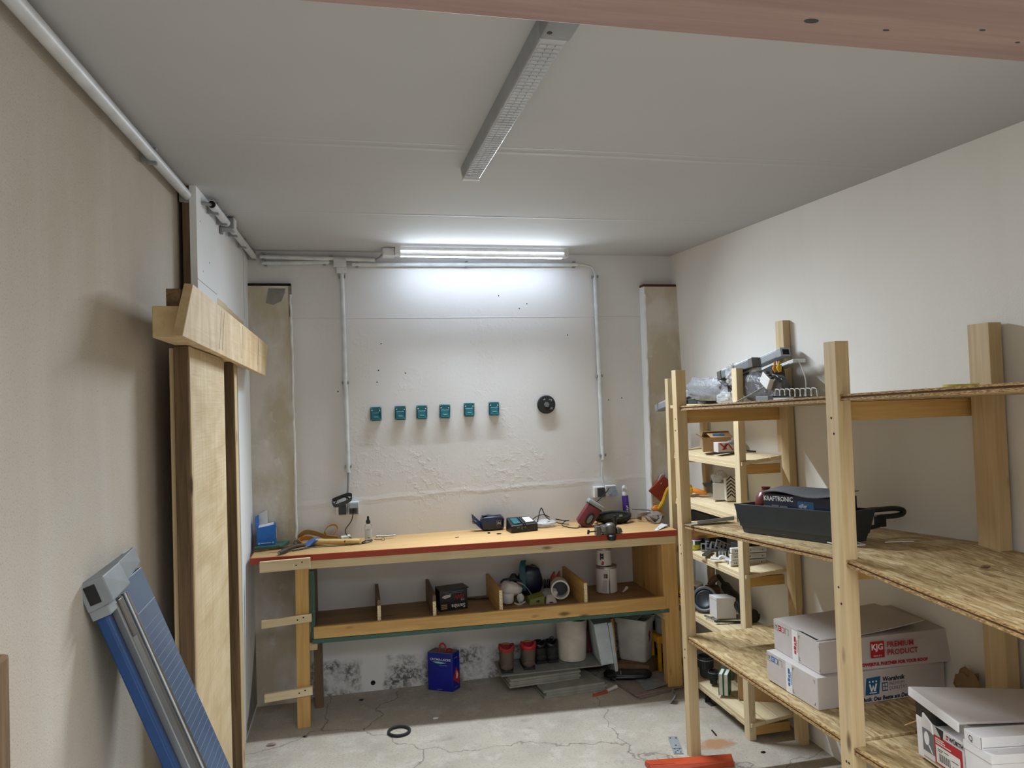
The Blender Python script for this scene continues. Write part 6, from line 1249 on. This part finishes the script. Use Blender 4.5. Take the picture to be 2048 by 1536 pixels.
build('carton', B(frame((1.965, -1.33, 1.785), (0, -1, .22), (1, 0, 0))).box(-.10, .05, -.03, .03, -.03, .03), 'black', t, bevel=.002)
for k, dy in enumerate((0, -.035)): build('grip', B().tube([(1.945, -1.385 + dy, 1.838), (1.94, -1.39 + dy, 1.815), (1.942, -1.395 + dy, 1.79)], [.006, .012, .008], 8, smooth_path=3), ('ochre', 'yellow_cloth')[k], t, smooth=True)
t = thing('white_terminal', 'small white connector block on the dark sleeve', 'connector', (1.91, -1.27, 1.73))
A = frame((1.885, -1.42, 1.752), (0, -.75, -.5), (0, -.5, .75)); build('block', B(A).box(-.04, .03, -.03, .025, -.015, .015), 'white', t, bevel=.002)
for k in range(3): build('terminal', B(A).box(-.03 + k * .022, -.018 + k * .022, .024, .034, -.008, .008), 'black', t)
build('lead', B().tube([(1.885, -1.39, 1.725), (1.85, -1.33, 1.69), (1.80, -1.28, 1.656)], .004, 6), 'grey_plastic', t, smooth=True)
# front rack top board
t = thing('wire_rack', 'white wire rack standing on the top strand board', 'wire rack', (1.82, -1.70, ztop(-1.7)))
zz = ztop(-1.7) + .002
for k in range(8):
    y = -1.60 - k * .037; build('hook', B().tube([(1.82, y + .03, zz + .003), (1.82, y + .022, zz + .042), (1.82, y + .016, zz + .048), (1.82, y - .006, zz + .046), (1.82, y - .012, zz + .036), (1.82, y - .016, zz + .003)], .002, 6, smooth_path=3), 'paper', t, smooth=True)
build('base_wire', B().box(1.815, 1.825, -1.88, -1.57, zz - .002, zz + .004), 'paper', t)
t = thing('grey_binder', 'flat grey and navy folder lying on the top strand board', 'folder', (1.77, -1.66, ztop(-1.66)))
build('cover', B().hexa([(1.72, -1.60, ztop(-1.60) + .001), (1.72, -1.78, ztop(-1.78) + .001), (1.80, -1.78, ztop(-1.78) + .001), (1.80, -1.56, ztop(-1.56) + .001), (1.72, -1.60, ztop(-1.6) + .026), (1.72, -1.68, ztop(-1.68) + .026), (1.80, -1.70, ztop(-1.7) + .026), (1.80, -1.56, ztop(-1.56) + .026)]) if False else B().box(1.72, 1.80, -1.68, -1.585, ztop(-1.68) + .001, ztop(-1.68) + .023), 'mid_grey', t, bevel=.001)
build('spine', B().box(1.72, 1.80, -1.715, -1.68, ztop(-1.71) + .0, ztop(-1.71) + .022), 'navy', t); build('pages', B().box(1.722, 1.80, -1.86, -1.715, ztop(-1.86) - .002, ztop(-1.86) + .009), 'paper', t); build('top_cover', B().box(1.72, 1.80, -1.87, -1.715, ztop(-1.86) + .009, ztop(-1.86) + .012), 'dark_grey', t)
single('tape_roll', B(Matrix.Translation((1.80, -2.60, ztop(-2.6) + .001))).rev([(.036, 0), (.048, 0), (.048, .016), (.036, .016), (.036, 0)], n=28), 'lime', 'yellow tape roll lying on the top strand board right of the pine post', 'tape', (1.8, -2.6, ztop(-2.6)), smooth=True)
# front rack middle board
t = thing('planter_box', 'long anthracite planter box on the middle strand board', 'planter', (1.68, -1.9, zmid(-1.9)))
za, zb_ = zmid(-1.66), zmid(-2.19)
o0, o1 = Vector((1.565, -1.665, 0)), Vector((1.665, -2.20, 0)); ac = Vector((.155, .03, 0)); ln = (o1 - o0)
def pq(a, c, z, fl=0):  # a along, c across
    return o0 + ln * a + ac * c + Vector((0, 0, za + (zb_ - za) * a + z))
def shell(k0, k1, z0_, z1_, i0=0., i1=0.):
    return [pq(k0, i0, z0_), pq(1 - k0, i0, z0_), pq(1 - k0, 1 - i0, z0_), pq(k0, 1 - i0, z0_), pq(k1, i1, z1_), pq(1 - k1, i1, z1_), pq(1 - k1, 1 - i1, z1_), pq(k1, 1 - i1, z1_)]
T = .012
b = B(); b.hexa(shell(.05, .035, .001, .03, .06, .03)); build('base', b, 'slate', t, bevel=.002)
H_ = .118
for nm, c_ in (('front_panel', (0, .06)), ('back_panel', (.94, 1))):
    lo, hi = c_
    build(nm, B().hexa([pq(.035, lo, .028), pq(.965, lo, .028), pq(.965, hi, .028), pq(.035, hi, .028), pq(-.02, lo - .03, H_), pq(1.02, lo - .03, H_), pq(1.02, hi, H_), pq(-.02, hi, H_)]), 'slate', t, bevel=.001)
for nm, (a0, a1) in (('end_panel', (.035, .06)), ('end_panel', (.94, .965))):
    sh = -.05 if a0 < .5 else .05
    build(nm, B().hexa([pq(a0, .03, .028), pq(a1, .03, .028), pq(a1, .97, .028), pq(a0, .97, .028), pq(a0 + sh, .0, H_), pq(a1 + sh, .0, H_), pq(a1 + sh, 1, H_), pq(a0 + sh, 1, H_)]), 'slate', t, bevel=.001)
b = B()
for k in range(46):
    a_ = .0 + k / 46; b.hexa([pq(a_, .014, .04), pq(a_ + .008, .014, .04), pq(a_ + .008, .03, .04), pq(a_, .03, .04), pq(a_, -.020, H_ - .03), pq(a_ + .008, -.020, H_ - .03), pq(a_ + .008, .0, H_ - .03), pq(a_, .0, H_ - .03)])
build('ribbing', b, 'slate', t, kind='stuff')
t = thing('tool_carton', 'crushed dark blue tool carton lying inside the planter box', 'carton', (1.70, -1.9, zmid(-1.9) + .035))
k0 = .24
def kq(a, c, z): return pq(k0 + a * .69, .18 + c * .6, z)
b = B(); b.hexa([kq(0, 0, .04), kq(1, 0, .04), kq(1, 1, .04), kq(0, 1, .04), kq(0, 0, .165), kq(1, 0, .158), kq(1, 1, .165), kq(0, 1, .185)]); build('carton', b, 'navy', t, bevel=.002)
build('torn_flap', B().sheet(lambda a, c: kq(-.01 + a * 1.02, -.12 + c * 1.2, .172 + c * .016 - a * .004 + .008 * math.sin(a * 7) * (1 - c)), 14, 4, .003), 'mid_grey', t, smooth=True)
fr = frame(kq(0, -.005, .04), kq(1, 0, .04) - kq(0, 0, .04), (0, 0, 1)); fr.col[2] = -fr.col[2] if fr.to_3x3().col[2].x > 0 else fr.col[2]
lettering('lettering', [('KRAFTRONIC', .008, .098, .026, 0, .0006)], fr, 'paper', t)
lettering('small_lettering', [('eifer', .198, .078, .022)], fr, 'paper', t, .0012)
lettering('mark', [('CE', .285, .034, .024)], fr, 'paper', t, .0012)
rects('picture', [(.004, .044, .028, .078), (.050, .090, .030, .082), (.096, .136, .030, .080)], fr, 'grey_print', t)
b = B(fr); b.prism([(.012, .05, .0005), (.03, .068, .0005), (.04, .062, .0005), (.02, .045, .0005)], (0, 0, .0006)).prism([(.058, .06, .0005), (.07, .07, .0005), (.085, .045, .0005), (.075, .035, .0005)], (0, 0, .0006)).prism([(.104, .07, .0005), (.128, .07, .0005), (.128, .04, .0005), (.12, .04, .0005), (.12, .06, .0005), (.104, .06, .0005)], (0, 0, .0006)); build('picture_tool', b, 'paper', t)
rects('blue_panel', [(.145, .365, .024, .075), (.19, .27, .075, .102)], fr, 'petrol', t); rects('print_line', [(.325, .36, .06, .063), (.325, .35, .052, .055), (.325, .36, .035, .04)], fr, 'paper', t, .0009)
t = thing('clay_vase', 'small dark red vase standing in the left end of the planter box', 'vase', (*pq(.09, .75, .03)[:2], zmid(-1.7) + .03)); v_ = pq(.095, .72, .03)
build('vase', B().rev([(.024, 0), (.034, .02), (.044, .06), (.046, .085), (.040, .112), (.027, .130), (.017, .138), (.016, .146), (.019, .152), (.012, .151)], v_, 24), 'vase', t, smooth=True)
t = thing('steel_plate', 'flat grey metal blade lying at the left end of the middle strand board', 'plate', (1.58, -1.40, zmid(-1.4)))
z = zmid(-1.4); build('blade', B().hexa([(1.475, -1.345, z - .001), (1.53, -1.37, z + .003), (1.72, -1.36, z + .01), (1.71, -1.28, z + .008), (1.475, -1.345, z + .001), (1.53, -1.37, z + .0055), (1.72, -1.36, z + .0125), (1.71, -1.28, z + .0105)]).hexa([(1.53, -1.372, z + .003), (1.72, -1.362, z + .01), (1.72, -1.358, z + .01), (1.53, -1.366, z + .003), (1.53, -1.372, z + .018), (1.72, -1.362, z + .028), (1.72, -1.358, z + .028), (1.53, -1.366, z + .018)]), 'zinc', t)
t = thing('hacksaw', 'black bow saw lying on the middle strand board right of the planter', 'saw', (1.95, -2.02, zmid(-2.02)))
z = zmid(-2.10)
frm = [(1.80, -2.02, z + .012), (1.86, -2.0, z + .012), (1.90, -1.98, z + .014), (1.99, -1.955, z + .014)]
build('frame', B().tube([(1.80, -2.09, z + .024), (1.825, -2.09, z + .045), (1.83, -2.085, z + .082), (1.86, -2.08, z + .10), (1.93, -2.07, z + .10), (2.00, -2.06, z + .098), (2.04, -2.055, z + .088), (2.035, -2.055, z + .074), (1.99, -2.06, z + .070), (1.93, -2.07, z + .072)], .010, 10, smooth_path=4), 'black', t, smooth=True)
build('lower_bar', B().tube([(1.79, -2.09, z + .022), (1.86, -2.085, z + .036), (1.925, -2.075, z + .044), (1.932, -2.07, z + .062)], .008, 8, smooth_path=4), 'black', t, smooth=True)
build('grip_guard', B().box(1.905, 1.945, -2.082, -2.062, z + .036, z + .08), 'black', t, bevel=.003); build('blade', B().cyl((1.76, -2.085, z + .018), (1.85, -2.085, z + .042), .004, n=8), 'steel', t, smooth=True)
build('wire', B().tube([(1.81, -2.06, z + .10), (1.84, -2.07, z + .10), (1.87, -2.075, z + .094)], .0015, 5), 'dark_metal', t); build('foot', B().blob((1.775, -2.1, z + .014), (.03, .022, .016), .15, 2, 1, 14, 8, flat=z + .003), 'black', t, smooth=True)
t = thing('tag_card', 'small white printed card behind the middle pine post', 'card', (1.70, -2.19, zmid(-2.19)))
z = zmid(-2.17) + .004; build('card', B().slab([(1.655, -2.24, z + .006), (1.74, -2.225, z + .004), (1.76, -2.16, z), (1.66, -2.12, z)], .004), 'paper', t); build('print', B().slab([(1.68, -2.215, z + .0062), (1.73, -2.207, z + .0050), (1.738, -2.175, z + .002), (1.685, -2.165, z + .0025)], .001), 'grey_print', t)
single('grass_straw', B().tube([(1.81, -2.235, 1.163), (1.87, -2.245, 1.163), (1.905, -2.262, 1.164)], .0018, 5), 'paper', 'thin pale straw on the middle strand board', 'straw', (1.86, -2.25, 1.16))
single('wood_crumb', B().blob((1.84, -2.62, 1.158), (.016, .007, .004), .4, 3, 2, 10, 6), 'brown_box', 'brown crumb on the right middle strand board', 'debris', (1.84, -2.62, 1.155))
# front rack low board: two long cartons
def carton(lab, nm, A, w, d, h, mt): 
    t = thing(nm, lab, 'carton', A.translation); build('carton', B(A).box(0, w, 0, d, 0, h), mt, t, bevel=.002); return t
A = Matrix.Translation((1.572, -2.165, zlow(-2.16) + .001)) @ Euler((0, 0, R(1.5))).to_matrix().to_4x4()
CX = -.012
t = carton('white carton with blue crown logo, lower of the two long cartons', 'long_carton', A, .535, .31, .112, 'grey_card')
fr = A @ frame((CX, -.0004, 0), (1, 0, 0), (0, 0, 1))
poly_print('crown_panel', [(.205, .028), (.262, .028), (.27, .09), (.211, .088)], fr, 'petrol', t)
b = B(fr)
b.prism([(.220, .066, .0006), (.227, .066, .0006), (.232, .048, .0006), (.238, .062, .0006), (.243, .048, .0006), (.248, .066, .0006), (.255, .066, .0006), (.247, .040, .0006), (.241, .040, .0006), (.2375, .051, .0006), (.234, .040, .0006), (.228, .040, .0006)], (0, 0, .0005)).box(.222, .252, .0335, .0365, .0006, .0011)
for xx in (.2235, .2375, .2515): b.prism([(xx + .0035 * math.cos(k * .785), .074 + .0035 * math.sin(k * .785), .0006) for k in range(8)], (0, 0, .0005))
build('crown_mark', b, 'paper', t)
lettering('lettering', [('Worahnik', .278, .070, .0225, .1, .0008), ('Worahnik. Das Beste am Dach', .148, .006, .0198, .12, .0008)], fr, 'navy', t)
lettering('grey_lettering', [('PREMIUM', .303, .053, .0165), ('QUALIT\u00c4T', .303, .037, .0165)], fr, 'grey_print', t)
rects('seal', [(.276, .300, .035, .066)], fr, 'petrol', t); rects('seal_print', [(.279, .286, .052, .062), (.289, .297, .052, .062), (.279, .286, .039, .049), (.289, .297, .039, .049)], fr, 'grey_card', t, .0009)
frL = A @ frame((-.0004, .31, 0), (0, -1, 0), (0, 0, 1))
def end_print(fr, t, colr, h):
    lettering('number', [('7', .014, h - .028, .018, 0, .0005)], fr, 'ink', t)
    rects('pictogram', [(.034, .052, h - .032, h - .012), (.056, .074, h - .032, h - .012)], fr, colr, t); rects('pictogram_mark', [(.037, .049, h - .020, h - .0175), (.037, .049, h - .0265, h - .024), (.0595, .062, h - .030, h - .015), (.064, .0665, h - .030, h - .015), (.0685, .071, h - .030, h - .015), (.0595, .071, h - .030, h - .028)], fr, 'white_card', t, .0009)
    rects('faint_frame', [(.008, .009, h - .034, h - .010), (.029, .030, h - .034, h - .010), (.008, .030, h - .034, h - .033), (.080, .081, h - .034, h - .010), (.100, .101, h - .034, h - .010), (.080, .101, h - .011, h - .010)], fr, 'grey_print', t)
    rects('tape', [(.125, .163, .0, h)], fr, 'paper', t, .0003)
    rects('side_lettering', [(.138, .150, h * .62, h * .80), (.140, .150, h * .50, h * .60), (.136, .150, h * .36, h * .48), (.138, .150, h * .22, h * .34), (.154, .158, h * .3, h * .72)], fr, colr, t)
    rects('corner_mark', [(.168, .176, h - .012, h - .011), (.168, .169, h - .022, h - .011), (.168, .176, .010, .011), (.168, .169, .010, .022), (.285, .294, h - .014, h - .013), (.293, .294, h - .024, h - .013), (.285, .294, .012, .013), (.293, .294, .012, .022)], fr, 'ink', t)
end_print(frL, t, 'blue_print', .112)
A2 = Matrix.Translation((1.60, -2.140, zlow(-2.14) + .114)) @ Euler((0, 0, R(-.5))).to_matrix().to_4x4()
t = thing('long_carton', 'white carton with red square logo, upper of the two long cartons', 'carton', A2.translation)
build('carton', B(A2).hexa([(0, 0, 0), (.555, -.02, 0.0), (.555, .28, 0), (0, .29, 0), (0, 0, .112), (.545, .0, .115), (.545, .28, .128), (0, .29, .115)]), 'grey_card', t, bevel=.002)
build('open_flap', B(A2).sheet(lambda a, c: (.0 + a * .45, .015 + c * .27, .115 + .003 * c + (.055 * max(0, a - .35) ** 1.6) * (1.2 - .5 * c) + .005 * math.sin(a * 3)), 18, 6, .003), 'grey_card', t, smooth=True)
build('flap_gap', B(A2).box(.003, .012, .02, .24, .112, .1165), 'dark_gap', t)
fr = A2 @ frame((0, -.001, 0), (1, -.036, 0), (0, .035, 1))
sq = poly_print('logo_square', [(.203, .040), (.258, .040), (.258, .097), (.203, .097)], fr, 'red', t)
lettering('logo_lettering', [('KJG', .2055, .068, .029, 0, .0009), ('QUALITY', .213, .044, .008)], fr, 'paper', t, .001)
lettering('lettering', [('PREMIUM', .268, .074, .0265, 0, .0007), ('PRODUCT', .268, .046, .0265, 0, .0007), ('POWERFUL PARTNER FOR YOUR ROOF', .158, .013, .0152, .0, .0009)], fr, 'red_ink', t)
frL = A2 @ frame((-.0006, .29, 0), (0, -1, 0), (0, 0, 1)); end_print(frL, t, 'red', .112)
single('foil_scraps', B().blob((2.085, -2.28, zlow(-2.2) + .06), (.02, .06, .06), .5, 3, 4, 16, 10, flat=zlow(-2.3)+.012), 'card_dark', 'torn brown paper scraps at the right end of the long cartons', 'paper', (2.085, -2.28, zlow(-2.28)), smooth=True)
for k in range(3): single('wood_offcut', B().hexa([(1.955, -1.36 - .004 * k, zlow(-1.3) + .002 + .011 * k), (2.045, -1.315 - .004 * k, zlow(-1.3) + .002 + .011 * k), (2.035, -1.29 - .004 * k, zlow(-1.3) + .002 + .011 * k), (1.945, -1.335 - .004 * k, zlow(-1.3) + .002 + .011 * k), (1.955, -1.36 - .004 * k, zlow(-1.3) + .012 + .011 * k), (2.045, -1.315 - .004 * k, zlow(-1.3) + .012 + .011 * k), (2.035, -1.29 - .004 * k, zlow(-1.3) + .012 + .011 * k), (1.945, -1.335 - .004 * k, zlow(-1.3) + .012 + .011 * k)]), 'pale_x', ('lowest', 'middle', 'topmost')[k] + ' of three short pale slats behind the long cartons', 'offcut', (2.0, -1.32, zlow(-1.3) + .011 * k), 'short slats on the low strand board')
# box with picture label, lid open
zr = zlowr(-2.62)
A = Matrix.Translation((1.652, -2.537, zlowr(-2.54) + .008)) @ Euler((R(-3.1), 0, R(-9))).to_matrix().to_4x4()   # x away from viewer side, y back
t = thing('lidded_carton', 'white carton with red and grey picture label and torn open lid', 'carton', A.translation)
Wd, Dp, Hh = .36, -.215, .155
build('carton', B(A).box(0, Wd, Dp, 0, 0, .118).box(.04, Wd, Dp, 0, .118, .15), 'white_card', t, bevel=.002)
build('lid', B(A).hexa([(-.006, Dp, .166), (Wd, Dp, .158), (Wd, .006, .165), (-.008, .008, .190), (-.006, Dp, .172), (Wd, Dp, .164), (Wd, .006, .171), (-.008, .008, .197)]), 'grey_card', t, bevel=.001)
build('lid_front', B(A).hexa([(-.012, Dp + .0, .146), (-.007, Dp, .146), (-.010, .008, .172), (-.015, .008, .172), (-.011, Dp, .170), (-.006, Dp, .172), (-.008, .008, .197), (-.013, .008, .196)]), 'white_card', t, bevel=.001)
build('dark_opening', B(A).hexa([(.0, -.10, .119), (.038, -.10, .119), (.038, -.004, .119), (.0, -.004, .119), (.0, -.10, .150), (.038, -.10, .15), (.038, -.004, .170), (.0, -.004, .170)]), 'black', t)
build('torn_tab', B(A).hexa([(-.020, -.11, .10), (-.016, -.11, .10), (-.012, -.055, .118), (-.016, -.055, .118), (-.020, -.105, .128), (-.016, -.105, .13), (-.012, -.06, .145), (-.016, -.06, .144)]), 'white_card', t)
build('torn_gap', B(A).prism([(-.0012, -.125, .085), (-.0012, -.095, .116), (-.0012, -.13, .116)], (.001, 0, 0)), 'black', t)
build('side_flap', B(A).slab([(.01, .004, .10), (.09, .004, .11), (.07, .07, .07), (-.01, .05, .068)], .003), 'card', t)
fr = A @ frame((-.0006, -.0, 0), (0, -1, 0), (0, 0, 1))
rects('grey_panel', [(.030, .085, .028, .092)], fr, 'grey_print', t); rects('red_panel', [(.085, .208, .012, .092)], fr, 'red', t); rects('white_panel', [(.092, .198, .016, .066)], fr, 'paper', t, .0008)
b = B(fr); b.prism([(.05 + .012 * math.cos(k * .524), .066 + .02 * math.sin(k * .524), .0005) for k in range(12)], (0, 0, .0006)).prism([(.055, .05, .0005), (.062, .05, .0005), (.076, .03, .0005), (.072, .03, .0005)], (0, 0, .0006)); build('picture_mask', b, 'paper', t)
rects('text_line', [(.092, .13, .083, .086), (.092, .135, .077, .080), (.092, .16, .071, .074)], fr, 'paper', t, .0008)
rects('barcode', [(.105 + k * .0042, .1065 + k * .0042 + .0012 * (k % 2), .024, .046) for k in range(12)] + [(.1, .125, .056, .058), (.1, .12, .051, .053), (.16, .19, .046, .048), (.165, .19, .03, .032), (.13, .15, .056, .058)], fr, 'ink', t, .0010)
rects('gold_line', [(.030, .208, .008, .011)], fr, 'gold', t)
lettering('lettering', [('W\u00dcRTH', .155, .098, .0165, 0, .0007)], fr, 'ink', t); rects('logo', [(.142, .151, .1045, .110), (.142, .151, .098, .1015)], fr, 'red', t)
# flat white box with the letter, on a plain box
A = Matrix.Translation((1.605, -2.768, zlowr(-2.80) + .004)) @ Euler((R(-3.1), 0, R(-9))).to_matrix().to_4x4()
t = thing('plain_white_box', 'plain white box under the flat box at the bottom right corner', 'box', A.translation)
build('box', B(A).box(0, .30, -.105, 0, 0, .13), 'white_card', t, bevel=.001); build('lid', B(A).box(-.003, .303, -.108, .0, .118, .141), 'white_card', t, bevel=.001)
A = Matrix.Translation((1.601, -2.768, zlowr(-2.77) + .1465)) @ Euler((R(-3.1), 0, R(-9))).to_matrix().to_4x4()
t = thing('flat_white_box', 'flat white box with a round Q on its end, bottom right', 'box', A.translation)
build('box', B(A).box(0, .22, -.066, 0, 0, .031), 'white_card', t, bevel=.001)
build('tray_line', B(A).box(.004, .2, -.0666, -.0655, .004, .005), 'grey_print', t); build('corner_line', B(A).box(.0, .0012, -.0668, -.0655, .002, .031), 'grey_print', t)
fr = A @ frame((-.0005, 0, 0), (0, -1, 0), (0, 0, 1)); lettering('letter', [('Q', .018, .008, .021)], fr, 'ink', t)
